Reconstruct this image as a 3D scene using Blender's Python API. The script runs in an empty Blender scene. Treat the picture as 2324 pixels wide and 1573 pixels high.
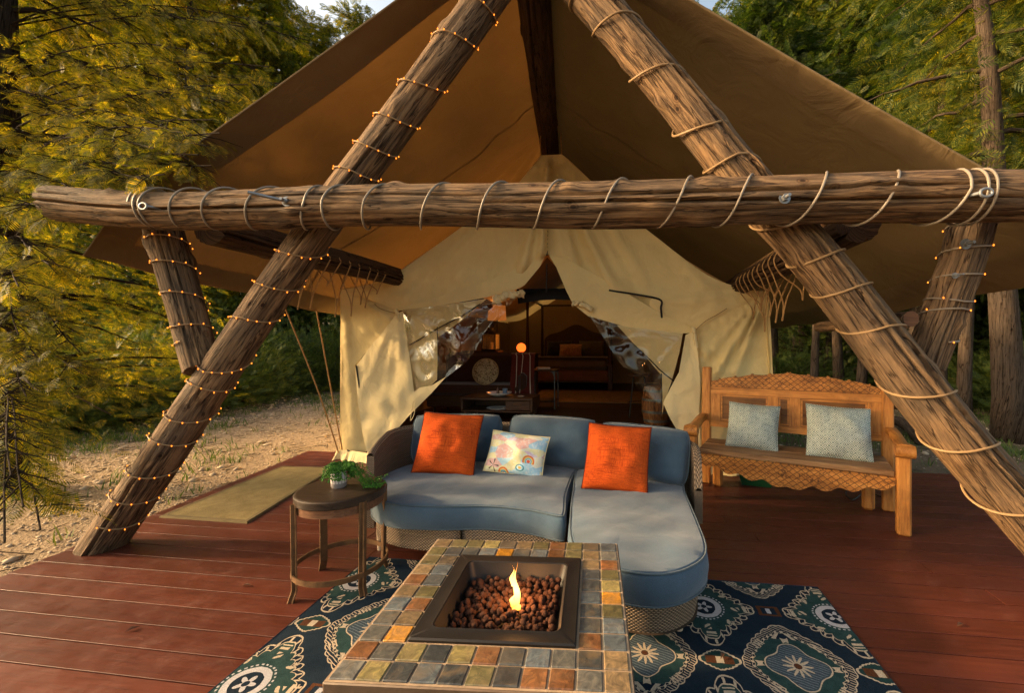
import bpy, bmesh, math, random
import numpy as np
from mathutils import Vector, Matrix, noise
from mathutils.geometry import delaunay_2d_cdt

SC = bpy.context.scene
COL = SC.collection
PI = math.pi
random.seed(7); RNG = np.random.default_rng(7)

# ------------------------------------------------------------------ camera, sky, sun, exposure
FPX, CX, CY, CAMZ = 957.8, 1293.3, 780.8, 1.38        # focal length and principal point in 2324-wide picture units
cam = bpy.data.cameras.new('camera'); camo = bpy.data.objects.new('camera', cam); COL.objects.link(camo)
camo.location = (0, 0, CAMZ); camo.rotation_euler = (PI/2, 0, 0)
cam.sensor_width = 36; cam.lens = 36*FPX/2324
cam.shift_x = (1162-CX)/2324; cam.shift_y = (CY-786.7)/2324
cam.clip_start = 0.05; cam.clip_end = 1000
SC.camera = camo
SUN_AZ = math.radians(270)      # compass angle the light comes from, clockwise from +Y
SUN_EL = math.radians(20)
W = bpy.data.worlds.new('World'); SC.world = W; W.use_nodes = True
wn = W.node_tree.nodes; wl = W.node_tree.links
sky = wn.new('ShaderNodeTexSky'); sky.sky_type = 'NISHITA'; sky.sun_disc = False
sky.sun_elevation = SUN_EL; sky.sun_rotation = SUN_AZ
sky.air_density = 0.8; sky.dust_density = 4.0; sky.ozone_density = 0.6
wb = wn.new('ShaderNodeMix'); wb.data_type = 'RGBA'; wb.blend_type = 'MULTIPLY'; wb.inputs[0].default_value = 1.0      # warm white balance of the picture
wb.inputs[7].default_value = (1.12, 0.97, 0.74, 1); wl.new(sky.outputs[0], wb.inputs[6]); wl.new(wb.outputs[2], wn['Background'].inputs[0]); wn['Background'].inputs[1].default_value = 0.15
sl = bpy.data.lights.new('sun', 'SUN'); so = bpy.data.objects.new('sun', sl); COL.objects.link(so)
sl.energy = 2.0; sl.angle = math.radians(3); sl.color = (1.0, 0.68, 0.36)
sd = Vector((math.sin(SUN_AZ)*math.cos(SUN_EL), math.cos(SUN_AZ)*math.cos(SUN_EL), math.sin(SUN_EL)))
so.rotation_euler = sd.to_track_quat('Z', 'Y').to_euler(); so.location = sd*30
SC.view_settings.view_transform = 'Standard'; SC.view_settings.look = 'None'
SC.view_settings.exposure = 1.88; SC.view_settings.gamma = 1
SC.cycles.use_denoising = True
SC.cycles.max_bounces = 6; SC.cycles.transparent_max_bounces = 16; SC.cycles.transmission_bounces = 6
SC.cycles.diffuse_bounces = 3; SC.cycles.glossy_bounces = 3; SC.cycles.sample_clamp_indirect = 6

# ------------------------------------------------------------------ pixel to place
def ray(u, v): return Vector(((u-CX)/FPX, 1, (CY-v)/FPX))
def G(u, v, z=0.0):                         # where the line of sight meets the level z
    d = ray(u, v); t = (z-CAMZ)/d.z
    return Vector((d.x*t, t, z))
def AT(u, v, y): d = ray(u, v); return Vector((d.x*y, y, CAMZ+d.z*y))
TH = math.radians(7.4)
EX = Vector((math.cos(TH), -math.sin(TH), 0)); EY = Vector((math.sin(TH), math.cos(TH), 0)); EZ = Vector((0, 0, 1))
def ONPLANE(u, v, p0, off):
    d = ray(u, v); p = p0+EY*off; t = (p.x*EY.x+p.y*EY.y)/(d.x*EY.x+d.y*EY.y)
    return Vector((d.x*t, d.y*t, CAMZ+d.z*t))
A0 = Vector((-3.17, 2.86, 0)); T0 = Vector((-2.79, 5.13, 0))
def AP(u, v, off=0): return ONPLANE(u, v, A0, off)
def TP(u, v, off=0): return ONPLANE(u, v, T0, off)
def fr(x, y, z=0.0, o=Vector((-0.24, 2.47, 0))): return o+EX*x+EY*y+EZ*z      # frame of the timber gable

# ------------------------------------------------------------------ node helpers
class X:                                    # arithmetic that builds Math nodes
    def __init__(s, nt, sock): s.nt, s.s = nt, sock
    def op(s, o, *a, clamp=False):
        n = s.nt.nodes.new('ShaderNodeMath'); n.operation = o; n.use_clamp = clamp
        for i, q in enumerate((s,)+a):
            if isinstance(q, X): s.nt.links.new(q.s, n.inputs[i])
            else: n.inputs[i].default_value = q
        return X(s.nt, n.outputs[0])
    def __add__(s, b): return s.op('ADD', b)
    __radd__ = __add__
    def __sub__(s, b): return s.op('SUBTRACT', b)
    def __rsub__(s, b): return s.op('MULTIPLY', -1.0).op('ADD', b)
    def __mul__(s, b): return s.op('MULTIPLY', b)
    __rmul__ = __mul__
    def __truediv__(s, b): return s.op('DIVIDE', b)
    def __pow__(s, b): return s.op('POWER', b)
    def abs(s): return s.op('ABSOLUTE')
    def sin(s): return s.op('SINE')
    def cos(s): return s.op('COSINE')
    def lt(s, b): return s.op('LESS_THAN', b)
    def gt(s, b): return s.op('GREATER_THAN', b)
    def min(s, b): return s.op('MINIMUM', b)
    def max(s, b): return s.op('MAXIMUM', b)
    def frac(s): return s.op('FRACT')
    def floor(s): return s.op('FLOOR')
    def atan2(s, b): return s.op('ARCTAN2', b)
    def sqrt(s): return s.op('SQRT')
    def near(s, c, w): return (s-c).abs().lt(w)
    def clamp(s): return s.op('ADD', 0.0, clamp=True)

class Mt:
    def __init__(s, name, rough=0.7, spec=0.3, metal=0):
        s.m = bpy.data.materials.new(name); s.m.use_nodes = True; s.nt = s.m.node_tree
        s.b = s.nt.nodes['Principled BSDF']; s.out = s.nt.nodes['Material Output']
        s.b.inputs['Roughness'].default_value = rough; s.b.inputs['Specular IOR Level'].default_value = spec
        s.b.inputs['Metallic'].default_value = metal; s._tc = None
    def n(s, t, **kw):
        k = s.nt.nodes.new(t)
        for a, b in kw.items(): setattr(k, a, b)
        return k
    def L(s, a, b): s.nt.links.new(a, b)
    def co(s, kind='Object', scale=(1, 1, 1), rot=(0, 0, 0)):
        if s._tc is None: s._tc = s.n('ShaderNodeTexCoord')
        mp = s.n('ShaderNodeMapping'); s.L(s._tc.outputs[kind], mp.inputs[0])
        mp.inputs['Scale'].default_value = scale; mp.inputs['Rotation'].default_value = rot
        return mp.outputs[0]
    def xyz(s, vec):
        p = s.n('ShaderNodeSeparateXYZ'); s.L(vec, p.inputs[0]); return [X(s.nt, q) for q in p.outputs]
    def noise(s, vec, scale=5, detail=4, rough=0.55, dist=0):
        k = s.n('ShaderNodeTexNoise'); k.inputs['Scale'].default_value = scale; k.inputs['Detail'].default_value = detail
        k.inputs['Roughness'].default_value = rough; k.inputs['Distortion'].default_value = dist
        s.L(vec, k.inputs['Vector']); return k.outputs['Fac']
    def vor(s, vec, scale=5, feat='F1', out='Distance'):
        k = s.n('ShaderNodeTexVoronoi', feature=feat); k.inputs['Scale'].default_value = scale
        s.L(vec, k.inputs['Vector']); return k.outputs[out]
    def ramp(s, fac, stops):
        k = s.n('ShaderNodeValToRGB'); e = k.color_ramp.elements
        while len(e) < len(stops): e.new(0.5)
        for q, (p, c) in zip(e, stops): q.position = p; q.color = (*c, 1)
        s.L(fac.s if isinstance(fac, X) else fac, k.inputs[0]); return k.outputs[0]
    def mix(s, fac, a, b, mode='MIX'):
        k = s.n('ShaderNodeMix', data_type='RGBA', blend_type=mode)
        for i, q in ((0, fac), (6, a), (7, b)):
            q = q.s if isinstance(q, X) else q
            if isinstance(q, (int, float)): k.inputs[i].default_value = q
            elif isinstance(q, tuple): k.inputs[i].default_value = (*q, 1)
            else: s.L(q, k.inputs[i])
        return k.outputs[2]
    def color(s, c):
        if isinstance(c, tuple): s.b.inputs['Base Color'].default_value = (*c, 1)
        else: s.L(c, s.b.inputs['Base Color'])
        return s
    def rough(s, c): s.L(c.s if isinstance(c, X) else c, s.b.inputs['Roughness']); return s
    def bump(s, h, strength=0.4, dist=0.01):
        k = s.n('ShaderNodeBump'); k.inputs['Strength'].default_value = strength; k.inputs['Distance'].default_value = dist
        s.L(h.s if isinstance(h, X) else h, k.inputs['Height']); s.L(k.outputs[0], s.b.inputs['Normal']); return s
    def rnd(s):
        k = s.n('ShaderNodeObjectInfo'); return X(s.nt, k.outputs['Random'])
    def objcol(s): return s.n('ShaderNodeObjectInfo').outputs['Color']
    def translucent(s, col, w):
        t = s.n('ShaderNodeBsdfTranslucent'); m = s.n('ShaderNodeMixShader'); m.inputs[0].default_value = w
        if isinstance(col, tuple): t.inputs[0].default_value = (*col, 1)
        else: s.L(col, t.inputs[0])
        s.L(s.b.outputs[0], m.inputs[1]); s.L(t.outputs[0], m.inputs[2]); s.L(m.outputs[0], s.out.inputs[0]); return s

M = {}
def plain(name, c, rough=0.7, spec=0.3, metal=0, var=0.25, scale=6, bump=0.0, bs=60):
    t = Mt(name, rough, spec, metal); v = t.co('Object')
    nz = t.noise(v, scale, 5, 0.6)
    t.color(t.ramp(nz, [(0.25, tuple(q*(1-var) for q in c)), (0.75, tuple(min(1, q*(1+var)) for q in c))]))
    if bump: t.bump(t.noise(v, bs, 4, 0.6), bump, 0.004)
    M[name] = t.m; return t

def wood(name, dark, mid, light, axis='x', scale=1.0, rough=0.6, obj=True, bump=0.35):
    t = Mt(name, rough, 0.25)
    a = 0.9*scale; b = 13*scale
    sc = {'x': (a, b, b), 'y': (b, a, b), 'z': (b, b, a)}[axis]
    v = t.co('Object', sc)
    if obj:
        k = t.n('ShaderNodeVectorMath', operation='ADD'); r = t.rnd()*37.0
        cb = t.n('ShaderNodeCombineXYZ'); [t.L(r.s, cb.inputs[i]) for i in range(3)]
        t.L(v, k.inputs[0]); t.L(cb.outputs[0], k.inputs[1]); v = k.outputs[0]
    g = t.noise(v, 3.0, 7, 0.68, 0.7); w = t.noise(t.co('Object'), 2.6*scale, 4)
    c = t.ramp(g, [(0.28, dark), (0.5, mid), (0.74, light)])
    c = t.mix(0.5, c, t.ramp(w, [(0.3, tuple(q*0.55 for q in mid)), (0.72, tuple(min(1, q*1.25) for q in light))]), 'OVERLAY') if False else t.mix(t.ramp(w, [(0.35, (0, 0, 0)), (0.75, (.45, .45, .45))]), c, dark)
    t.color(c); t.bump(g, bump, 0.006)
    M[name] = t.m; return t

# weathered cedar logs (uv: x metres round, y metres along)
def log_mat(name, dark, mid, light, grey):
    t = Mt(name, 0.8, 0.02 if 'bark' in name else 0.18); v = t.co('UV', (16, 1.5, 1)); v2 = t.co('UV', (1, 1, 1))
    g = t.noise(v, 2.2, 8, 0.7, 1.0); big = t.noise(v2, 2.3, 4, 0.6); fine = t.noise(t.co('UV', (60, 5, 1)), 3, 5, 0.7)
    c = t.ramp(g, [(0.30, dark), (0.43, mid), (0.60, light), (0.78, mid)])
    c = t.mix(t.ramp(big, [(0.36, (0, 0, 0)), (0.66, (.75, .75, .75))]), c, t.ramp(fine, [(0.3, tuple(q*0.5 for q in grey)), (0.7, grey)]))
    cr = t.ramp(t.noise(t.co('UV', (10, 0.55, 1)), 3.2, 3, 0.5, 0.6), [(0.475, (1, 1, 1)), (0.493, (.10, .07, .05)), (0.507, (.10, .07, .05)), (0.525, (1, 1, 1))])
    c = t.mix(0.8, c, cr, 'MULTIPLY')
    kd = t.vor(t.co('UV', (5, 3.2, 1)), 1.6); kn = t.ramp(kd, [(0.06, (0.10, 0.06, 0.04)), (0.10, (.9, .85, .8)), (.13, (.5, .42, .36)), (.17, (1, 1, 1))])
    c = t.mix(0.9, c, kn, 'MULTIPLY')
    t.color(c)
    h = X(t.nt, g)*0.6+X(t.nt, fine)*0.4
    hh = t.mix(0.7, h, cr, 'MULTIPLY')
    t.bump(hh, 0.75, 0.014); M[name] = t.m
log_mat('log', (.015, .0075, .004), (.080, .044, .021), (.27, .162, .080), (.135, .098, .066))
log_mat('log_shade', (.022, .010, .005), (.065, .032, .014), (.12, .062, .028), (.07, .045, .028))  # darker copy of the log colours, shade under the fly painted in
log_mat('bark_dark', (.008, .006, .004), (.022, .015, .010), (.042, .029, .02), (.03, .024, .019))
log_mat('bark', (.016, .011, .008), (.048, .034, .023), (.10, .07, .048), (.075, .06, .047))

# deck boards, red-brown stain worn along the edges
t = Mt('deck', 0.42, 0.32); vv = t.co('Object', (1.2, 16, 16)); r = t.rnd()
k = t.n('ShaderNodeVectorMath', operation='ADD'); cb = t.n('ShaderNodeCombineXYZ'); [t.L((r*51.0).s, cb.inputs[i]) for i in range(3)]
t.L(vv, k.inputs[0]); t.L(cb.outputs[0], k.inputs[1])
g = t.noise(k.outputs[0], 3, 7, 0.7, 0.5); big = t.noise(t.co('Object'), 1.7, 5, 0.65); dust = t.noise(t.co('Object', (3, 3, 3)), 2.2, 8, 0.75)
c = t.ramp(g, [(0.3, (.056, .0135, .0075)), (0.55, (.094, .0235, .0125)), (0.8, (.130, .035, .019))])
c = t.mix(t.ramp(big, [(0.42, (0, 0, 0)), (0.75, (.4, .4, .4))]), c, (.125, .03, .017))
c = t.mix(t.ramp(dust, [(0.55, (0, 0, 0)), (0.8, (.22, .22, .22))]), c, (.22, .10, .06))
c = t.mix(1.0, c, t.ramp(r, [(0, (.84, .82, .82)), (1, (1.16, 1.14, 1.12))]), 'MULTIPLY')
t.color(c); t.rough(t.ramp(dust, [(0.3, (.30,)*3), (0.75, (.62,)*3)])); t.bump(g, 0.25, 0.003); M['deck'] = t.m
wood('tent_floor', (.02, .010, .006), (.045, .022, .012), (.075, .038, .02), 'x', 1, 0.45)

# canvases
def canvas(name, c, tr, w, scale=2.0, dirt=0.25, wsc=3.0):
    t = Mt(name, 0.85, 0.1); v = t.co('Object')
    b = t.noise(v, scale, 6, 0.65); wv = t.noise(v, 420, 2)
    cc = t.ramp(b, [(0.25, tuple(q*(1-dirt) for q in c)), (0.62, c), (0.85, tuple(min(1, q*1.08) for q in c))])
    st = t.noise(t.co('Object', (3.2, 3.2, 1.0)), 1.4, 6, 0.7)
    cc = t.mix(t.ramp(st, [(0.55, (0, 0, 0)), (0.78, (dirt, dirt, dirt))]), cc, tuple(q*0.55 for q in c))
    wk = t.noise(t.co('Object', (1, 1, 1)), wsc, 4, .55, 1.5); t.color(cc); t.bump(X(t.nt, wv)*.12+X(t.nt, wk)*6.0, .5, 0.006); t.translucent(t.mix(1.0, cc, tr, 'MULTIPLY'), w); M[name] = t.m
canvas('fly_canvas', (.175, .124, .062), (1.0, .60, .25), 0.17, 1.1, 0.25)
canvas('fly_hem', (.195, .138, .074), (1.0, .62, .30), 0.14, 2.0, 0.2)
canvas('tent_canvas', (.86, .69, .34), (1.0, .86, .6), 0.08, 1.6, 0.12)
canvas('tent_canvas_shaded', (.30, .20, .10), (1, .8, .5), .03, 2.4, .2)  # same tent canvas with the dim interior's shade put into its colour
canvas('tent_canvas_plain', (.85, .71, .40), (1.0, .86, .6), 0.08, 2.4, 0.08)
plain('zip_black', (.012, .011, .010), 0.6, var=0.1)
plain('net_black', (.010, .010, .010), 0.9, var=0.1)
t = Mt('net', 0.9, 0.0); t.color((.012, .012, .012))
tr = t.n('ShaderNodeBsdfTransparent'); mx = t.n('ShaderNodeMixShader'); mx.inputs[0].default_value = 0.72
t.L(tr.outputs[0], mx.inputs[1]); t.L(t.b.outputs[0], mx.inputs[2]); t.L(mx.outputs[0], t.out.inputs[0]); M['net'] = t.m
t = Mt('clear_vinyl', 0.06, 0.5); gl = t.n('ShaderNodeBsdfGlossy'); gl.inputs['Roughness'].default_value = 0.07; gl.inputs[0].default_value = (.7, .7, .7, 1)
tr = t.n('ShaderNodeBsdfTransparent'); tr.inputs[0].default_value = (.86, .84, .78, 1); mx = t.n('ShaderNodeMixShader')
fz = t.n('ShaderNodeFresnel'); fz.inputs[0].default_value = 1.55
bp = t.n('ShaderNodeBump'); bp.inputs['Strength'].default_value = 0.35; bp.inputs['Distance'].default_value = 0.02
t.L(t.noise(t.co('Object', (6, 6, 10)), 1.8, 5, 0.6, 1.6), bp.inputs['Height']); t.L(bp.outputs[0], gl.inputs[1]); t.L(bp.outputs[0], fz.inputs[1])
fx = (X(t.nt, fz.outputs[0])*1.25+0.01).clamp(); t.L(fx.s, mx.inputs[0]); t.L(tr.outputs[0], mx.inputs[1]); t.L(gl.outputs[0], mx.inputs[2]); t.L(mx.outputs[0], t.out.inputs[0]); M['clear_vinyl'] = t.m

# furniture fabrics
def fabric(name, c, var=0.2, s1=3.0, weave=380, bump=0.18, stripe=None):
    t = Mt(name, 0.9, 0.12); v = t.co('Object')
    b = t.noise(v, s1, 5, 0.6); f = t.noise(v, weave, 2)
    cc = t.ramp(b, [(0.3, tuple(q*(1-var) for q in c)), (0.7, tuple(min(1, q*(1+var*0.6)) for q in c))])
    cc = t.mix(0.5, cc, t.ramp(f, [(0.3, (.55,)*3), (0.7, (1.25,)*3)]), 'MULTIPLY')
    wk = t.noise(t.co('Object', (1, 1, 1)), 9, 4, .6, 1.2); t.color(cc); t.bump(X(t.nt, f)*.35+X(t.nt, wk)*3.2, bump*1.6, 0.004)
    t.b.inputs['Sheen Weight'].default_value = 0.25; M[name] = t.m; return t
fabric('cushion_blue', (.058, .096, .138), 0.26)
fabric('piping', (.055, .085, .105), 0.1)
t = Mt('orange_cloth', 0.9, 0.1); v = t.co('Object')
a = t.noise(t.co('Object', (9, 9, 160)), 1.6, 4, .6); b = t.noise(t.co('Object', (160, 160, 9)), 1.6, 4, .6)
x_, y_, z_ = t.xyz(v)
w = X(t.nt, a).max(X(t.nt, b)); c = t.ramp(w, [(0.42, (.62, .098, .013)), (0.55, (.46, .065, .010)), (0.68, (.18, .020, .005))])
cr = t.noise(t.co('Object', (1, 1, 1)), 5, 3)
t.color(t.mix(t.ramp(cr, [(0.4, (0, 0, 0)), (0.8, (.4, .4, .4))]), c, (.72, .13, .02))); t.bump(w, -0.5, 0.004); M['orange_cloth'] = t.m
fabric('dark_thread', (.10, .012, .004), 0.2)

# printed patchwork pillow
t = Mt('patchwork', 0.9, 0.1); x_, y_, z_ = t.xyz(t.co('Object'))
nx = X(t.nt, t.noise(t.co('Object'), 14, 3)); wx = x_+(nx-0.5)*0.05; wz = z_+(nx-0.5)*0.04
col = (0.80, 0.78, 0.72)
vc = t.vor(t.co('Object', (8.5, 0.01, 17)), 1.0, 'F1', 'Color'); sp = t.n('ShaderNodeSeparateColor'); t.L(vc, sp.inputs[0])
cl = t.ramp(sp.outputs[0], [(0.0, (.42, .66, .78)), (0.2, (.86, .78, .42)), (0.42, (.84, .50, .42)), (0.6, (.50, .74, .82)), (0.75, (.88, .82, .60)), (0.9, (.74, .58, .66))])
for q in t.nt.nodes:
    if q.type == 'VALTORGB' and len(q.color_ramp.elements) == 6: q.color_ramp.interpolation = 'CONSTANT'
cl = t.mix(t.ramp(t.noise(t.co('Object', (1, 1, 1)), 60, 3), [(0.5, (0, 0, 0)), (0.62, (.55,)*3)]), cl, (.88, .86, .82))
def disc(cx, cz, r0, r1=0.0):
    d = ((x_-cx)**2.0+(z_-cz)**2.0).sqrt(); return d.lt(r0)*d.gt(r1)
th = (z_+0.02).atan2(x_-0.0); 
for cx, cz, rr in ((-0.065, 0.0, 0.0), (0.115, 0.10, 0.0)):
    for r0, r1, cc in ((.042, .032, (.80, .20, .06)), (.032, .024, (.90, .62, .20)), (.024, .015, (.20, .50, .58)), (.012, .0, (.75, .14, .08))):
        cl = t.mix(disc(cx, cz, r0, r1)*(z_.gt(cz-0.015)), cl, cc)
ang = (z_+0.03).atan2(x_-0.02); rad = ((x_-0.02)**2.0+(z_+0.03)**2.0).sqrt()
cl = t.mix(rad.lt((ang*10.0).cos()*0.008+0.034), cl, (.85, .52, .06)); cl = t.mix(rad.lt(.017), cl, (.16, .07, .02))
a2 = (z_-0.045).atan2(x_+0.145); r2 = ((x_+0.145)**2.0+(z_-0.045)**2.0).sqrt(); cl = t.mix((a2*5.0).cos().gt(0.80)*r2.lt(.042), cl, (.12, .08, .06))
a3 = (z_-0.05).atan2(x_-0.06); r3 = (((x_-0.06)/1.6)**2.0+(z_-0.05)**2.0).sqrt(); cl = t.mix(r3.lt(.022)*r3.gt(.015), cl, (.10, .30, .38)); cl = t.mix(r3.lt(.008), cl, (.70, .45, .12))
a4 = (z_+0.06).atan2(x_-0.14); r4 = ((x_-0.14)**2.0+(z_+0.06)**2.0).sqrt(); cl = t.mix(r4.lt((a4*6.0).cos()*0.012+0.022)*r4.gt((a4*6.0).cos()*0.012+0.015), cl, (.62, .18, .30))
t.color(cl); t.bump(t.noise(t.co('Object'), 300, 2), 0.3, 0.004); M['patchwork'] = t.m

# woven pale teal bench pillow
t = Mt('lattice_cloth', 0.9, 0.1); x_, y_, z_ = t.xyz(t.co('Object'))
p = (x_+z_)*19.0; q = (z_-x_)*19.0; pf = p.frac(); qf = q.frac()
l1 = pf.lt(0.13).max(qf.lt(0.13)); sq = (pf-0.56).abs().max((qf-0.56).abs()); l2 = sq.near(0.22, 0.075).max(sq.lt(0.06))
chk = ((p.floor()+q.floor())*0.5).frac().gt(0.25); l3 = chk*(pf*3.0).frac().lt(0.35)
fade = t.noise(t.co('Object'), 30, 3)
c = t.mix((l1*1.0).max(l2*0.85).max(l3*0.4), (.60, .65, .57), (.05, .10, .12))
t.color(t.mix(t.ramp(fade, [(0.4, (0, 0, 0)), (0.7, (.35,)*3)]), c, (.56, .64, .60))); t.bump(t.noise(t.co('Object'), 330, 2), 0.3, 0.003); M['lattice_cloth'] = t.m

# woven rattan (uv: metres round, metres up)
t = Mt('wicker', 0.6, 0.35); u_, v_, _ = t.xyz(t.co('UV'))
row = v_/0.0085; rf = row.floor(); ph = u_/0.021+(rf*0.5).frac()*1.0
us = (ph*2*PI).cos(); strand = (row.frac()*PI).sin(); h = strand*(us*0.5+0.62)
rn = X(t.nt, t.noise(t.co('UV', (14, 30, 1)), 3, 4)); cvar = X(t.nt, t.noise(t.co('UV', (3, 90, 1)), 1.0, 2))
c = t.ramp(h, [(0.08, (.05, .034, .022)), (0.35, (.22, .155, .10)), (0.9, (.46, .34, .23))])
c = t.mix(0.6, c, t.ramp(cvar, [(0.35, (.7, .66, .6)), (0.65, (1.3, 1.25, 1.2))]), 'MULTIPLY'); t.color(c); t.bump(h, 0.9, 0.008); M['wicker'] = t.m

# carved orange-brown bench timber
def bench_mat(name, carve=None, axis='x', k=1.0):
    t = Mt(name, 0.5, 0.35); r = t.rnd()*23.0
    sc = {'x': (1.0, 14, 14), 'z': (14, 14, 1.0), 'y': (14, 1.0, 14)}[axis]
    ad = t.n('ShaderNodeVectorMath', operation='ADD'); cb = t.n('ShaderNodeCombineXYZ'); [t.L(r.s, cb.inputs[i]) for i in range(3)]
    t.L(t.co('Object', sc), ad.inputs[0]); t.L(cb.outputs[0], ad.inputs[1])
    g = t.noise(ad.outputs[0], 2.4, 7, 0.68, 0.8); w = t.noise(t.co('Object'), 4.5, 5, 0.65)
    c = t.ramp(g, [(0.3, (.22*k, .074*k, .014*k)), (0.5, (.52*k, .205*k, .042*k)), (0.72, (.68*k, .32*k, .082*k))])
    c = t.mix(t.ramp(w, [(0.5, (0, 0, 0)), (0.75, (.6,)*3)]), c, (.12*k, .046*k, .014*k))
    h = X(t.nt, g)*0.3
    if carve:
        x_, y_, z_ = t.xyz(t.co('Object'))
        d1 = ((x_+z_*1.25)*carve).frac(); d2 = ((x_-z_*1.25)*carve).frac()
        ln = (d1-0.5).abs().lt(0.07).max((d2-0.5).abs().lt(0.07))
        sw = X(t.nt, t.noise(t.co('Object', (1, 0.01, 1)), 13, 2, 0.5, 1.2)); ln = ln.max((sw-0.5).abs().lt(0.012))
        c = t.mix(ln*0.78, c, (.045, .016, .006)); h = h-ln*0.9
    t.color(c); t.bump(h, 0.6, 0.008); M[name] = t.m
bench_mat('bench_x'); bench_mat('bench_z', axis='z', k=0.92); bench_mat('bench_y', axis='y', k=0.8); bench_mat('bench_carved', 17.0)
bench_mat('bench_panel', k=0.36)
wood('bench_seat', (.10, .045, .018), (.30, .165, .075), (.44, .28, .15), 'x', 1, 0.6)

# slate tile, object colour gives the stone
t = Mt('slate', 0.45, 0.5); oc = t.objcol(); r = t.rnd()*91.0
ad = t.n('ShaderNodeVectorMath', operation='ADD'); cb = t.n('ShaderNodeCombineXYZ'); [t.L(r.s, cb.inputs[i]) for i in range(3)]
t.L(t.co('Object'), ad.inputs[0]); t.L(cb.outputs[0], ad.inputs[1])
a = t.noise(ad.outputs[0], 26, 8, 0.72, 1.6); b = t.noise(ad.outputs[0], 11, 5, 0.6, 1.0)
c = t.mix(1.0, oc, t.ramp(a, [(0.28, (.30,)*3), (0.5, (.9,)*3), (0.74, (2.1, 1.9, 1.6))]), 'MULTIPLY')
c = t.mix(t.ramp(b, [(0.50, (0, 0, 0)), (0.72, (.6,)*3)]), c, (.15, .095, .04))
t.color(c); t.rough(t.ramp(b, [(0.3, (.3,)*3), (0.7, (.6,)*3)])); t.bump(a, 0.5, 0.004); M['slate'] = t.m
plain('grout', (.30, .21, .13), 0.9, var=0.3, scale=30, bump=0.4)
plain('pan_metal', (.013, .0105, .009), 0.5, 0.4, 0.3, var=0.25, scale=10, bump=0.1, bs=200)
t = plain('lava', (.070, .032, .020), 0.95, 0.1, var=0.6, scale=25, bump=0.9, bs=140)
plain('table_side', (.085, .052, .03), 0.6, 0.4, var=0.5, scale=7, bump=0.2)
def emit(name, c, s, sample=True):
    m = bpy.data.materials.new(name); m.use_nodes = True; nt = m.node_tree; nt.nodes.remove(nt.nodes['Principled BSDF'])
    e = nt.nodes.new('ShaderNodeEmission'); e.inputs[0].default_value = (*c, 1); e.inputs[1].default_value = s
    nt.links.new(e.outputs[0], nt.nodes['Material Output'].inputs[0])
    if not sample: m.cycles.emission_sampling = 'NONE'
    M[name] = m; return m
emit('led', (1.0, .22, .02), 1.1, False); emit('globe_glow', (1.0, .12, .012), .7); emit('lamp_glow', (1.0, .28, .05), .10)
m = emit('flame', (1, .4, .05), 1.6); nt = m.node_tree; e = nt.nodes['Emission']
tc = nt.nodes.new('ShaderNodeTexCoord'); sx = nt.nodes.new('ShaderNodeSeparateXYZ'); rp = nt.nodes.new('ShaderNodeValToRGB')
nt.links.new(tc.outputs['Generated'], sx.inputs[0]); nt.links.new(sx.outputs[2], rp.inputs[0]); nt.links.new(rp.outputs[0], e.inputs[0])
for i, (p_, c_) in enumerate(((0.0, (1, .25, .02)), (0.35, (1, .62, .16)), (1.0, (1, .22, .01)))):
    if i > 1: rp.color_ramp.elements.new(p_)
    rp.color_ramp.elements[i].position = p_; rp.color_ramp.elements[i].color = (*c_, 1)
lw = nt.nodes.new('ShaderNodeLayerWeight'); lw.inputs[0].default_value = 0.35; tr = nt.nodes.new('ShaderNodeBsdfTransparent'); mx = nt.nodes.new('ShaderNodeMixShader')
nt.links.new(lw.outputs['Facing'], mx.inputs[0]); nt.links.new(e.outputs[0], mx.inputs[1]); nt.links.new(tr.outputs[0], mx.inputs[2]); nt.links.new(mx.outputs[0], nt.nodes['Material Output'].inputs[0])

# small goods
plain('cable', (.20, .165, .125), 0.5, 0.4, var=0.15); plain('cable_tan', (.24, .15, .07), 0.55, 0.3, var=0.15)
plain('rope', (.36, .20, .075), 0.9, var=0.3, scale=40, bump=0.5, bs=220)
plain('steel', (.22, .23, .24), 0.5, 0.5, 0.7, var=0.1)
plain('rust', (.14, .072, .030), 0.7, 0.3, 0.25, var=0.5, scale=16, bump=0.3, bs=90)
wood('dark_top', (.010, .006, .004), (.030, .018, .011), (.07, .044, .026), 'x', 1.4, 0.45)
wood('apron_wood', (.06, .025, .012), (.15, .066, .03), (.22, .11, .055), 'x', 2.0, 0.65)
plain('leg_beige', (.40, .31, .22), 0.6)
t = Mt('jute', 0.95, 0.1); v = t.co('Object'); nz = t.noise(v, 9, 8, .75); f = t.noise(v, 150, 3)
t.color(t.mix(0.6, t.ramp(nz, [(0.3, (.20, .15, .065)), (0.7, (.33, .26, .12))]), t.ramp(f, [(0.35, (.6,)*3), (0.7, (1.3,)*3)]), 'MULTIPLY')); t.bump(f, 0.7, 0.006); M['jute'] = t.m
plain('jute_edge', (.16, .12, .055), 0.95, var=0.2, bump=0.4)
t = Mt('pot', 0.6, 0.3); u_, v_, _ = t.xyz(t.co('UV')); g = (u_*16.0).frac().lt(0.25).max((v_*9.0).frac().lt(0.25)); t.color(t.mix(g*0.8, (.50, .46, .44), (.12, .10, .10))); t.bump(g, -0.6, 0.006); M['pot'] = t.m
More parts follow.
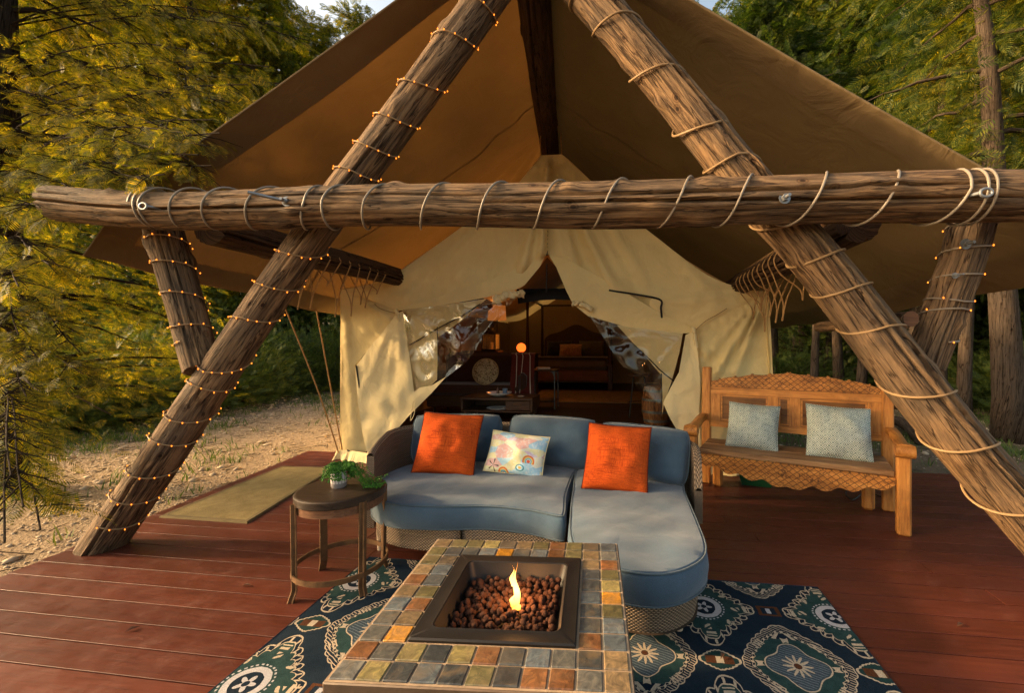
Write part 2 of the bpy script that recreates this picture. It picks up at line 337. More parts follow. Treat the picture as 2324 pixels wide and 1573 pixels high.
def leafmat(name, a, b, c, tw=0.45, tcol=(1.0, 1.0, .45), vscale=0.7):
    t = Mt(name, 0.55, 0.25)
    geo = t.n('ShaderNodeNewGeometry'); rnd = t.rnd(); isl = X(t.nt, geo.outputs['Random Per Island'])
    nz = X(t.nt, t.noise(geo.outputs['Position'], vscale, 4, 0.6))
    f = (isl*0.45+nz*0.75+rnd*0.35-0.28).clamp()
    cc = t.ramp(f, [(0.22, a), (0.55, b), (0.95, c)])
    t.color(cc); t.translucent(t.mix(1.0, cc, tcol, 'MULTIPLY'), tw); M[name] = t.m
leafmat('leaf_sunlit', (.018, .036, .005), (.125, .132, .010), (.50, .36, .022), 0.55, (1.7, 1.45, .45))  # golden backlit highlights and dark shadows put into the leaf colours
leafmat('leaf_cedar', (.025, .052, .014), (.085, .125, .026), (.23, .22, .03), 0.35, (1.3, 1.25, .5))
leafmat('leaf_cypress', (.012, .028, .006), (.050, .078, .012), (.23, .20, .02), 0.45, (1.3, 1.25, .5))
leafmat('leaf_dark', (.015, .036, .008), (.035, .066, .012), (.075, .105, .018), 0.35, (1.2, 1.2, .5))
leafmat('leaf_pot', (.04, .14, .02), (.10, .26, .03), (.22, .40, .05), 0.3, (1.2, 1.2, .5), 20)
leafmat('grass_blade', (.035, .075, .012), (.085, .135, .025), (.21, .20, .06), 0.3)

# ------------------------------------------------------------------ mesh helpers
ORI = {}
def setp(o, label=None, cat=None, group=None, kind=None):
    for k_, v_ in (('label', label), ('category', cat), ('group', group), ('kind', kind)):
        if v_: o[k_] = v_
    return o
def empty(name, loc, label=None, cat=None, group=None, rz=0.0, rot=None):
    o = bpy.data.objects.new(name, None); COL.objects.link(o); o.location = loc; o.empty_display_size = 0.1
    o.rotation_euler = rot if rot else (0, 0, rz); ORI[o.name] = Vector(loc) if not (rz or rot) else Vector((0, 0, 0))
    return setp(o, label, cat, group)
def link(name, me, parent=None):
    o = bpy.data.objects.new(name, me); COL.objects.link(o)
    if parent: o.parent = parent; ORI[o.name] = ORI.get(parent.name, Vector((0, 0, 0)))
    return o
class MB:
    def __init__(s): s.v = []; s.f = []; s.uv = []
    def add(s, vs, fs, uvs=None):
        b = len(s.v); s.v += [tuple(q) for q in vs]; s.f += [tuple(i+b for i in f) for f in fs]
        s.uv += ([tuple(q) for q in uvs] if uvs else [(0, 0)]*len(vs)); return s
    def box(s, c, d, M_=None, bev=0.0):
        c = Vector(c); hx, hy, hz = d[0]/2, d[1]/2, d[2]/2
        if bev <= 0:
            vs = [Vector((x, y, z)) for x in (-hx, hx) for y in (-hy, hy) for z in (-hz, hz)]
            fs = [(0, 1, 3, 2), (4, 6, 7, 5), (0, 4, 5, 1), (2, 3, 7, 6), (0, 2, 6, 4), (1, 5, 7, 3)]
        else:
            b = min(bev, hx*.9, hy*.9, hz*.9); vs = []; ix = {}
            for sx in (-1, 1):
                for sy in (-1, 1):
                    for sz in (-1, 1):
                        for a in range(3):
                            p = [sx*(hx-b), sy*(hy-b), sz*(hz-b)]; p[a] = (sx*hx, sy*hy, sz*hz)[a]
                            ix[(sx, sy, sz, a)] = len(vs); vs.append(Vector(p))
            fs = []
            for a in range(3):
                o1, o2 = [q for q in range(3) if q != a]
                for sg in (-1, 1):
                    f = []
                    for (p1, p2) in ((-1, -1), (1, -1), (1, 1), (-1, 1)):
                        k_ = [0, 0, 0]; k_[a] = sg; k_[o1] = p1; k_[o2] = p2; f.append(ix[(*k_, a)])
                    fs.append(tuple(f))
                for p1 in (-1, 1):
                    for p2 in (-1, 1):
                        f = []
                        for sg, aa in ((-1, o1), (1, o1), (1, o2), (-1, o2)):
                            k_ = [0, 0, 0]; k_[a] = sg; k_[o1] = p1; k_[o2] = p2; f.append(ix[(*k_, aa)])
                        fs.append(tuple(f))
            for k0 in ((x, y, z) for x in (-1, 1) for y in (-1, 1) for z in (-1, 1)): fs.append(tuple(ix[(*k0, a)] for a in range(3)))
        if M_ is not None: vs = [M_ @ v for v in vs]
        return s.add([v+c for v in vs], fs)
    def tube(s, pts, rad, n=8, cap=True, closed=False, flat=None, twist=0.0):
        pts = [Vector(p) for p in pts]; m = len(pts); R = rad if hasattr(rad, '__len__') else [rad]*m
        vs = []; uv = []; L = 0; prev = None
        for i, p in enumerate(pts):
            tg = (pts[(i+1) % m]-pts[i-1]) if closed else (pts[min(i+1, m-1)]-pts[max(i-1, 0)])
            tg = tg.normalized() if tg.length > 1e-9 else Vector((0, 0, 1))
            if prev is None: a = tg.orthogonal().normalized() if flat is None else Vector(flat)
            else: a = prev-tg*prev.dot(tg)
            a = (a-tg*a.dot(tg)).normalized(); prev = a; b = tg.cross(a)
            if i: L += (p-pts[i-1]).length
            for k_ in range(n):
                t_ = 2*PI*k_/n+twist; vs.append(p+(a*math.cos(t_)+b*math.sin(t_))*R[i]); uv.append((k_/n*2*PI*R[i], L))
        fs = [(i*n+k_, i*n+(k_+1) % n, (i+1)*n+(k_+1) % n, (i+1)*n+k_) for i in range(m-1) for k_ in range(n)]
        if closed: fs += [((m-1)*n+k_, (m-1)*n+(k_+1) % n, (k_+1) % n, k_) for k_ in range(n)]
        elif cap: fs += [tuple(range(n))[::-1], tuple(range((m-1)*n, m*n))]
        return s.add(vs, fs, uv)
    def lathe(s, prof, c=(0, 0, 0), n=24, M_=None, caps=True):
        c = Vector(c); vs = []; uv = []
        for (r, z) in prof:
            for k_ in range(n):
                a = 2*PI*k_/n; p = Vector((r*math.cos(a), r*math.sin(a), z)); vs.append((M_ @ p if M_ is not None else p)+c); uv.append((k_/n, z))
        fs = [(i*n+k_, i*n+(k_+1) % n, (i+1)*n+(k_+1) % n, (i+1)*n+k_) for i in range(len(prof)-1) for k_ in range(n)]
        if caps: fs += [tuple(range(n))[::-1], tuple(range((len(prof)-1)*n, len(prof)*n))]
        return s.add(vs, fs, uv)
    def prism(s, poly, fa, fb):                 # outline between two placements of it
        n = len(poly); vs = [fa(p) for p in poly]+[fb(p) for p in poly]
        return s.add(vs, [tuple(range(n))[::-1], tuple(range(n, 2*n))]+[(i, (i+1) % n, n+(i+1) % n, n+i) for i in range(n)])
    def grid(s, nu, nv, f, uvf=None, closed=False):
        vs = []; uv = []
        for j in range(nv+1):
            for i in range(nu+1):
                vs.append(f(i/nu, j/nv)); uv.append(uvf(i/nu, j/nv) if uvf else (i/nu, j/nv))
        fs = [(j*(nu+1)+i, j*(nu+1)+i+1, (j+1)*(nu+1)+i+1, (j+1)*(nu+1)+i) for j in range(nv) for i in range(nu)]
        return s.add(vs, fs, uv)
    def build(s, name, mat, parent=None, smooth=True, sharp=40):
        me = bpy.data.meshes.new(name); o0 = ORI.get(parent.name, Vector((0, 0, 0))) if parent else Vector((0, 0, 0))
        me.from_pydata([(a-o0.x, b-o0.y, c-o0.z) for a, b, c in s.v], [], s.f)
        ul = me.uv_layers.new(name='UVMap'); idx = np.empty(len(me.loops), dtype=np.int32); me.loops.foreach_get('vertex_index', idx)
        ul.data.foreach_set('uv', np.array(s.uv, dtype=np.float32)[idx].ravel())
        me.materials.append(M[mat] if isinstance(mat, str) else mat)
        if smooth:
            me.polygons.foreach_set('use_smooth', [True]*len(me.polygons)); me.set_sharp_from_angle(angle=math.radians(sharp))
        me.update(); return link(name, me, parent)
def thing(mb, name, mat, label, cat, group=None, **kw):            # a thing that is one mesh
    return setp(mb.build(name, mat, None, **kw), label, cat, group)
def catmull(P, n=8, closed=False):
    P = [Vector(p) for p in P]; out = []; m = len(P)
    for i in range(m if closed else m-1):
        g = (lambda j: P[j % m]) if closed else (lambda j: P[max(0, min(m-1, j))])
        p0, p1, p2, p3 = g(i-1), g(i), g(i+1), g(i+2)
        for k_ in range(n):
            t_ = k_/n; out.append(0.5*((2*p1)+(p2-p0)*t_+(2*p0-5*p1+4*p2-p3)*t_*t_+(3*p1-p0-3*p2+p3)*t_**3))
    if not closed: out.append(P[-1].copy())
    return out
def nz3(x, y, z): return noise.noise(Vector((x, y, z)))
def cdt_patch(poly, step, place, uvs=False):     # fill a 2d outline with a triangle grid; place(x, y, d) -> point, d = distance to the rim
    P = []
    for i in range(len(poly)):
        a = Vector(poly[i][:2]); b = Vector(poly[(i+1) % len(poly)][:2]); n = max(1, int((b-a).length/step))
        P += [a+(b-a)*k_/n for k_ in range(n)]
    nb = len(P); xs = [p.x for p in P]; ys = [p.y for p in P]
    A = np.array([(p.x, p.y) for p in P]); B = np.roll(A, -1, axis=0)
    gx, gy = np.meshgrid(np.arange(min(xs), max(xs), step), np.arange(min(ys), max(ys), step)); gx = gx.copy(); gx[::2] += step/2
    Q = np.stack([gx.ravel(), gy.ravel()], 1)
    ins = np.zeros(len(Q), bool); dm = np.full(len(Q), 1e9)
    for a, b in zip(A, B):
        c_ = ((a[1] > Q[:, 1]) != (b[1] > Q[:, 1])); 
        with np.errstate(divide='ignore', invalid='ignore'): xx = (b[0]-a[0])*(Q[:, 1]-a[1])/(b[1]-a[1])+a[0]
        ins ^= c_ & (Q[:, 0] < xx)
        ab = b-a; t_ = np.clip(((Q-a) @ ab)/max(ab @ ab, 1e-12), 0, 1); dm = np.minimum(dm, np.hypot(*(Q-a-t_[:, None]*ab).T))
    keep = ins & (dm > step*0.45); Q = Q[keep]; dm = dm[keep]
    v2, e2, f2, *_ = delaunay_2d_cdt(P+[Vector(q) for q in Q], [], [list(range(nb))], 1, 1e-6)
    D = {}
    v2 = [Vector(q) for q in v2]; d_out = []
    tree = np.array([(q.x, q.y) for q in v2]); dd = np.full(len(tree), 1e9)
    for a, b in zip(A, B):
        ab = b-a; t_ = np.clip(((tree-a) @ ab)/max(ab @ ab, 1e-12), 0, 1); dd = np.minimum(dd, np.hypot(*(tree-a-t_[:, None]*ab).T))
    return [place(q.x, q.y, float(d)) for q, d in zip(v2, dd)], [tuple(f) for f in f2], [(q.x, q.y) for q in v2]
def np_mesh(name, V, F, mat, parent=None, smooth=False):          # big meshes of equal faces from arrays
    me = bpy.data.meshes.new(name); nf, k_ = F.shape; o0 = ORI.get(parent.name, Vector((0, 0, 0))) if parent else Vector((0, 0, 0))
    V = V-np.array(o0)
    me.vertices.add(len(V)); me.vertices.foreach_set('co', V.astype(np.float32).ravel())
    me.loops.add(nf*k_); me.loops.foreach_set('vertex_index', F.astype(np.int32).ravel())
    me.polygons.add(nf); me.polygons.foreach_set('loop_start', np.arange(0, nf*k_, k_, dtype=np.int32))
    me.update(calc_edges=True); me.materials.append(M[mat]); return link(name, me, parent)
def copy_tree(o, parent=None):
    c = o.copy(); COL.objects.link(c); c.parent = parent; ORI[c.name] = ORI.get(o.name, Vector((0, 0, 0)))
    for ch in o.children: copy_tree(ch, c)
    return c

# ------------------------------------------------------------------ ground
def ground_z(x, y):
    d = max(0.0, math.hypot(x, y-3)-5)
    return -0.09+0.05*nz3(x*.25, y*.25, 3)*min(1, d/3)+0.012*nz3(x*1.7, y*1.7, 8)-0.0*d
t = Mt('earth', 0.95, 0.1); v = t.co('Object')
g1 = t.noise(v, 38, 6, .75); g2 = t.noise(v, 0.55, 5, .65); pb = t.vor(v, 55)
sand = t.ramp(g1, [(0.25, (.13, .09, .055)), (0.5, (.31, .225, .14)), (0.75, (.52, .41, .28))])
lit = t.ramp(t.noise(t.co('Object', (1, 1, 1)), 24, 7, .8, 1.5), [(0.3, (.06, .042, .027)), (0.55, (.16, .115, .075)), (0.75, (.33, .25, .17))])
grs = t.ramp(g1, [(0.3, (.03, .045, .012)), (0.7, (.085, .11, .03))])
x_, y_, z_ = t.xyz(v)
path = ((x_+1.0)*-0.16+X(t.nt, g2)*0.9-(y_-8.0)*0.02-0.18).clamp()      # the walked gravel lies on the west side of the deck
dx = (x_+4.6).abs(); on = (1.0-(dx-1.4)*0.45+(X(t.nt, g2)-0.5)*1.8).clamp()*(x_.lt(-2.0))
c = t.mix(on, lit, sand); far = ((X(t.nt, t.noise(v, 0.9, 4, .7))-0.47)*5.0).clamp()*(1.0-on*0.85)
c = t.mix(far*0.8, c, grs); t.color(c)
t.bump(X(t.nt, g1)*0.7+X(t.nt, pb)*0.5, 0.9, 0.03); M['earth'] = t.m
def axis(lo, hi, fine_lo, fine_hi, f, c):
    a = list(np.arange(fine_lo, fine_hi, f)); q = fine_lo
    s_ = f; lo_l = []
    while q > lo: s_ *= 1.35; q -= min(s_, c); lo_l.append(q)
    q = fine_hi; s_ = f; hi_l = [fine_hi]
    while q < hi: s_ *= 1.35; q += min(s_, c); hi_l.append(q)
    return lo_l[::-1]+a+hi_l
gxs = axis(-160, 160, -10, 8, 0.22, 22); gys = axis(-60, 260, -1, 14, 0.22, 22)
mb = MB(); nx_, ny_ = len(gxs), len(gys)
mb.add([(x, y, ground_z(x, y)) for y in gys for x in gxs], [(j*nx_+i, j*nx_+i+1, (j+1)*nx_+i+1, (j+1)*nx_+i) for j in range(ny_-1) for i in range(nx_-1)])
setp(mb.build('ground', 'earth'), kind='structure')

# ------------------------------------------------------------------ deck: every board a piece of its own
deck = empty('deck', (0, 0, 0)); setp(deck, kind='structure')
BW, GAP = 0.138, 0.006
def deckpt(x, y, z): return EX*x+EY*y+EZ*z
mesh_cache = {}
def plank(x0, x1, yc, z, mat, parent, cache):
    L = round(x1-x0, 3); key = (L, mat)
    if key not in cache:
        b = MB(); b.box((0, 0, -0.016), (L-0.004, BW-0.001, 0.032), bev=0.0009); me_o = b.build('plank', mat, parent, smooth=False); cache[key] = me_o.data; o = me_o
    else: o = link('plank', cache[key], parent)
    o.location = deckpt((x0+x1)/2, yc, z)
    o.rotation_euler = (random.uniform(-.004, .004), random.uniform(-.0006, .0006), -TH); return o
yy = 0.35; row = 0
XL, XR = -4.05, 6.4
while yy < 4.86:
    yc = yy+BW/2
    xl = XL+0.12*yc; xl = -3.36/math.cos(TH)-yc*math.tan(TH)*-1*0-0.13*yc*0+(-0.13*yc+0.0)+0.0
    # the left edge of the deck is a straight line x = -3.37
    xl = (-3.37-EY.x*yc)/EX.x
    cuts = [xl]+[q+(row*1.37 % 2.9) for q in (-1.9, 1.75)]+[XR]
    for a, b in zip(cuts, cuts[1:]): plank(a, b, yc, 0.0, 'deck', deck, mesh_cache)
    yy += BW+GAP; row += 1
YB = yy-GAP
fz = MB()                                         # joists and rim boards under the boards
for q in np.arange(-3.0, 6.3, 1.1): fz.box(deckpt(q, (0.35+YB)/2, -0.075), (0.05, YB-0.35-0.1, 0.08), Matrix.Rotation(-TH, 3, 'Z'))
fz.box(deckpt(1.5, YB-0.03, -0.08), (9.6, 0.04, 0.085), Matrix.Rotation(-TH, 3, 'Z'))
fz.build('joists', 'tent_floor', deck)
rim = MB(); p1 = Vector((-3.35, 0.4, 0)); p2 = Vector((-3.35, 5.05, 0)); rim.box(((p1+p2)/2)+Vector((0.02, 0, -0.075)), (0.035, 4.6, 0.085)); rim.build('rim_board', 'deck', deck)

# ------------------------------------------------------------------ timber frame of peeled cedar logs
frame = empty('timber_frame', AP(230, 1240), 'weathered cedar log A-frame with lashed crossbeam holding up the brown canvas fly', 'timber frame')
AX = {}
def make_log(name, pts, r0, r1, seed, mat='log', parent=frame, knots=12, seg=112, step=0.035, groove=1.0, keep=None):
    P = catmull(pts, 40) if len(pts) > 2 else [Vector(pts[0]).lerp(Vector(pts[1]), i/80) for i in range(81)]
    cum = [0]
    for a, b in zip(P, P[1:]): cum.append(cum[-1]+(b-a).length)
    L = cum[-1]; n = max(8, int(L/step)); rs = random.Random(seed)
    Q = []; j = 0
    for i in range(n+1):
        s = L*i/n
        while j < len(cum)-2 and cum[j+1] < s: j += 1
        Q.append(P[j].lerp(P[j+1], (s-cum[j])/max(1e-9, cum[j+1]-cum[j])))
    kn = [(rs.uniform(0.05, 0.95)*L, rs.uniform(0, 2*PI), rs.uniform(.018, .04), rs.uniform(.008, .026)) for _ in range(knots)]
    cr = [(rs.uniform(0, 2*PI), rs.uniform(.09, .15), rs.uniform(.022, .044)*groove, rs.uniform(0, 50)) for _ in range(6)]
    tg0 = (Q[-1]-Q[0]).normalized(); a0 = Vector((0, -1, 0)); a0 = (a0-tg0*a0.dot(tg0)).normalized()
    vs = []; uv = []
    for i, p in enumerate(Q):
        s = L*i/n; tg = (Q[min(i+1, n)]-Q[max(i-1, 0)]).normalized(); a = (a0-tg*a0.dot(tg)).normalized(); b = tg.cross(a)
        R = r0+(r1-r0)*s/L; off = a*0.018*nz3(s*.7, seed, 1)+b*0.018*nz3(s*.7, seed, 5)
        for k_ in range(seg):
            th = 2*PI*k_/seg
            r = R*(1+0.085*nz3(math.cos(th)*1.3+seed, math.sin(th)*1.3, s*0.8)+0.045*nz3(math.cos(th)*4+seed, math.sin(th)*4, s*1.3)+0.020*nz3(math.cos(th)*11, math.sin(th)*11+seed, s*4))
            for (c0, wd, dp, sd_) in cr:
                c1 = c0+0.35*nz3(s*.45, sd_, 0)+s*0.05; d = (th-c1+PI) % (2*PI)-PI; act = max(0, min(1, 0.75+2.2*nz3(s*.6, sd_, 9)))
                r -= dp*act*(math.exp(-(d/wd)**2*4.0)-.22*math.exp(-(d/(wd*2.6))**2))
            for (ks, kt, kr, kh) in kn:
                ds = s-ks
                if abs(ds) < .12:
                    d = ((th-kt+PI) % (2*PI)-PI)*R; q = (ds*ds*0.6+d*d)/(kr*kr)
                    if q < 6: r += kh*math.exp(-q)-kh*0.55*math.exp(-q*7)
            vs.append(p+off+(a*math.cos(th)+b*math.sin(th))*r); uv.append((k_/seg*2*PI*R+seed*3.1, s))
    fs = [(i*seg+k_, i*seg+(k_+1) % seg, (i+1)*seg+(k_+1) % seg, (i+1)*seg+k_) for i in range(n) for k_ in range(seg)]
    mb = MB(); mb.add(vs, fs, uv)
    for ring in (0, n):                            # cut ends
        cpt = sum((vs[ring*seg+k_] for k_ in range(seg)), Vector())/seg; ctr = len(mb.v); mb.v.append(tuple(cpt)); mb.uv.append((seed*3.1, 0))
        for k_ in range(seg):
            f = (ring*seg+k_, ring*seg+(k_+1) % seg, ctr); mb.f.append(f if ring else f[::-1])
    o = mb.build(name, mat, parent, sharp=50)
    AX[keep or name] = (Q, [r0+(r1-r0)*i/n for i in range(n+1)], a0)
    return o
make_log('pole', [AP(222, 1248), AP(470, 885), AP(735, 500), AP(1100, 5), AP(1215, -150)], .115, .100, 1, keep='pole_l', knots=16, groove=.8)
make_log('pole', [AP(2570, 1440), AP(2190, 1020), AP(1870, 610), AP(1665, 385), AP(1375, 35), AP(1215, -150)], .128, .106, 2, keep='pole_r', knots=26)
make_log('cross_beam', [AP(128, 461, -.21), AP(400, 474, -.22), AP(900, 470, -.22), AP(1400, 462, -.22), AP(1900, 452, -.21), AP(2480, 446, -.2)], .106, .116, 3, keep='beam', knots=26)
make_log('brace', [AP(358, 478, .04), AP(395, 600, .03), AP(425, 700, .02), AP(462, 838, -.03)], .102, .100, 4, keep='brace_l', knots=6, groove=.6)
make_log('brace', [AP(2218, 455, .06), AP(2185, 580, .08), AP(2138, 720, .1), AP(2096, 830, .12)], .092, .090, 5, keep='brace_r', knots=8)
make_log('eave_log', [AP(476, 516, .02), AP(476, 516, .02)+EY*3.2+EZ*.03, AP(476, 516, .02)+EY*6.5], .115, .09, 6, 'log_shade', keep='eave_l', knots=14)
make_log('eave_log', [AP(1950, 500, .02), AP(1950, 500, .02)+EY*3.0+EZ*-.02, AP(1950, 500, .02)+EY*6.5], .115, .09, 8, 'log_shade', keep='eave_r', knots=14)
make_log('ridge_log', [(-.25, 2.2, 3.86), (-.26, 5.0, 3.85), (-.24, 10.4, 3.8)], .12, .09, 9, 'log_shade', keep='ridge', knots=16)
make_log('tie_log', [AP(2066, 724, .03), AP(2066, 724, .03)+EY*1.1+EX*.02], .043, .04, 10, keep='tie', knots=2, seg=24)
mb = MB(); p = AP(2066, 724, .03)-EY*.004                     # end grain
mb.lathe([(.001, 0), (.041, 0.002)], p, 24, Matrix.Rotation(PI/2, 3, 'X')); mb.build('end_grain', 'apron_wood', frame)
# hardware: threaded rod, nuts, washers, eye bolts
def bolt(u, v, r=.021, depth=.045, off=-.34, pl=AP):
    p = pl(u, v, off); b = MB(); Mx = Matrix.Rotation(PI/2, 3, 'X')
    b.lathe([(r*1.25, 0), (r*1.3, .004), (r*1.3, .006)], p+EY*.012, 20, Mx)
    b.lathe([(r*.8, .0), (r*.8, .018)], p+EY*.006, 6, Mx); b.lathe([(r*.38, 0), (r*.38, depth)], p+EY*.004, 10, Mx)
    return b.build('bolt', 'steel', frame)
beamP = AX['beam']
bolt(648, 456); bolt(1782, 448); bolt(2194, 553, off=-.03); bolt(2170, 625, r=.012, off=-.03)
b = MB(); p0 = AP(648, 456, -.35); b.tube([p0, AP(562, 436, -.46)], .0085, 10); b.build('threaded_rod', 'steel', frame)
for (u, v, sx) in ((325, 468, -1), (2238, 437, 1)):
    c = AP(u, v, -.35); b = MB(); b.tube([c+EX*(math.cos(a)*.024*sx)+EZ*(math.sin(a)*.018) for a in np.linspace(0, 2*PI, 17)[:-1]], .0065, 8, closed=True)
    b.tube([c+EX*-.02*sx, c-EX*.055*sx+EY*.05], .008, 8); b.build('eye_bolt', 'steel', frame)

# ------------------------------------------------------------------ lights and cords wound round the logs
def axis_at(key, u, v):
    Q, R, a0 = AX[key]; best = None
    for i, p in enumerate(Q):
        w = p-Vector((0, 0, CAMZ))
        pu = CX+FPX*w.x/w.y; pv = CY-FPX*w.z/w.y; d = (pu-u)**2+(pv-v)**2
        if best is None or d < best[0]: best = (d, i)
    return best[1]
def wound(name, key, marks, sgn, label, group, mat='cable', rc=.0046, led=None, slope=0.0):
    Q, R, a0 = AX[key]; ids = [axis_at(key, u, v) for u, v in marks]
    pts = []
    def at(i): i = max(0, min(len(Q)-1.001, i)); j = int(i); return Q[j].lerp(Q[j+1], i-j), R[j], (Q[min(j+1, len(Q)-1)]-Q[max(j-1, 0)]).normalized()
    nk = len(ids); rj = random.Random(len(marks)*7+int(marks[0][0]))
    for k_ in range(nk-1):
        for q in range(36):
            f = q/36; i = ids[k_]+(ids[k_+1]-ids[k_])*f; p, r, tg = at(i)
            a = (a0-tg*a0.dot(tg)).normalized(); b = tg.cross(a); th = 2*PI*f*sgn
            pts.append((p+(a*math.cos(th)+b*math.sin(th))*(r*1.04+rc), (a*math.cos(th)+b*math.sin(th))))
    th_ = np.linspace(0, PI*0.8, 15); p, r, tg = at(ids[-1]); a = (a0-tg*a0.dot(tg)).normalized(); b = tg.cross(a)
    pts += [(p+(a*math.cos(q*sgn)+b*math.sin(q*sgn))*(r*1.04+rc)+tg*.01*q, (a*math.cos(q*sgn)+b*math.sin(q*sgn))) for q in th_]
    root = empty(name, pts[0][0], label, 'string lights' if led else 'cord', group)
    mb = MB(); mb.tube([p for p, _ in pts], rc, 8); mb.build('cable', mat, root)
    if led:
        lb = MB(); acc = 0; nxt = .02
        for (p, nrm), (p2, _) in zip(pts, pts[1:]):
            acc += (p2-p).length
            if acc > nxt:
                nxt = acc+led*rj.uniform(.8, 1.25); s_ = .0036
                lb.lathe([(.001, -s_*1.4), (s_*.8, -s_*.8), (s_, 0), (s_*.8, s_*.8), (.001, s_*1.4)], p+nrm*.008+EZ*rj.uniform(-.006, .006), 7)
        setp(lb.build('bulbs', 'led', root), kind='stuff')
    return root
wound('string_lights', 'pole_l', [(275, 1180), (312, 1125), (348, 1072), (402, 1000), (436, 955), (498, 880), (512, 845), (590, 722), (634, 655), (682, 580), (740, 480), (805, 395), (848, 340), (896, 275), (952, 200), (1032, 95), (1085, 20)], 1, 'amber string lights wound up the leaning log pole at the gravel side', 'lights on the logs', 'cable_tan', led=.05)
wound('string_lights', 'brace_l', [(455, 780), (440, 745), (415, 668), (393, 600), (378, 540)], 1, 'amber string lights wound round the short log brace at the gravel side', 'lights on the logs', 'cable_tan', led=.05)
wound('string_lights', 'brace_r', [(2105, 770), (2130, 700), (2145, 690), (2160, 620), (2190, 560), (2208, 508)], -1, 'thin unlit-looking string lights round the short log brace near the bench', 'lights on the logs', 'cable', led=.16, rc=.005)
wound('rope_cord', 'beam', [(340, 470), (352, 470), (362, 470), (430, 474), (500, 474), (600, 472), (720, 472), (770, 472), (862, 470), (992, 468), (1118, 466), (1245, 465), (1385, 463), (1540, 461), (1668, 458), (1840, 456), (2000, 454), (2150, 450), (2196, 449), (2205, 449)], -1, 'grey rubber cord spiralling along the horizontal log crossbeam', 'cords on the logs', 'cable', led=None, rc=.0060)
wound('rope_cord', 'pole_r', [(2300, 1135), (2190, 1000), (2095, 885), (1985, 748), (1915, 668), (1850, 590), (1790, 520), (1657, 380), (1600, 312), (1492, 185), (1398, 66), (1340, -20)], -1, 'tan cord spiralling up the knotty log pole beside the bench', 'cords on the logs', 'cable_tan', rc=.0064)

# ------------------------------------------------------------------ canvas fly
fly = empty('canvas_fly', (-.24, 2.47, 3.97), 'huge brown canvas fly stretched over the log ridge above the tent', 'canvas fly')
def sag(x, m): return m*4*x*(1-x)
def fly_side(sgn):
    if sgn < 0: kn, ed, zk, ze0, ze1 = Vector((-2.97, 2.834, 0)), Vector((-3.32, 2.88, 0)), 2.40, 1.985, 1.74
    else: kn, ed, zk, ze0, ze1 = Vector((2.16, 2.165, 0)), Vector((2.86, 2.07, 0)), 2.262, 1.80, 1.66
    D = 8.3
    def f(a, b, dz=0.0):
        t_ = b*D; rp = Vector((-.24, 2.47+t_*.995, 3.975-.02*t_*.1)); kp = kn+EY*t_; ep = ed+EY*t_; kp.z = zk-.02*t_; ep.z = ze0+(ze1-ze0)*min(1, t_/2.7)
        A = 0.78
        if a < A: q = a/A; p = rp.lerp(kp, q); dn = 1
        else: q = (a-A)/(1-A); p = kp.lerp(ep, q); dn = 0
        if a < A: p.z -= sag(q, .075)*min(1, .25+t_/1.5)
        # folds fan out from the tent peak and run along the slope
        w = 0.0
        if a < A:
            fan = math.atan2(q*3.2, (t_-2.6)); w += .035*math.sin(fan*17+sgn)*math.exp(-((t_-3.0)/1.9)**2)*min(1, q*5)*math.exp(-q*1.3)
            w += .034*math.sin(t_*3.1+q*2.4*sgn+sgn*.6+.8*nz3(t_*.6, q*2, sgn))*min(1, q*3)*(1-q*.4)
            w += .030*nz3(q*2.2, t_*.9, 4+sgn)
        else: w += .018*math.sin(t_*4.3+q*2)+.02*nz3(q*2, t_*1.4, 9+sgn)
        nrm = Vector((-.5*sgn if False else .5*sgn, 0, .86))
        edge = min(1, t_/.25)
        return p+nrm*(w*edge-dz)
    mb = MB(); mb.grid(70, 150, f); mb.build('roof_panel', 'fly_canvas', fly)
    # doubled hem along the front edge and along the low side edge
    h = MB(); h.grid(70, 3, lambda a, b: f(a, .0005+b*.026, .006)); h.build('front_hem', 'fly_hem', fly)
    h = MB(); h.grid(6, 150, lambda a, b: f(.93+a*.0705, .0005+b, .006)); h.build('side_hem', 'fly_hem', fly)
    h = MB(); h.tube([f(a, 0, .004) for a in np.linspace(0, 1, 60)], .007, 6); h.build('edge_rope', 'fly_hem', fly)
    for tt in (1.9, 4.4):                             # felled seams across the panel
        s_ = MB(); s_.grid(60, 1, lambda a, b: f(a*.985, (tt+b*.025)/D, .004)); s_.build('seam', 'fly_hem', fly)
    return f
flyL = fly_side(-1); flyR = fly_side(1)

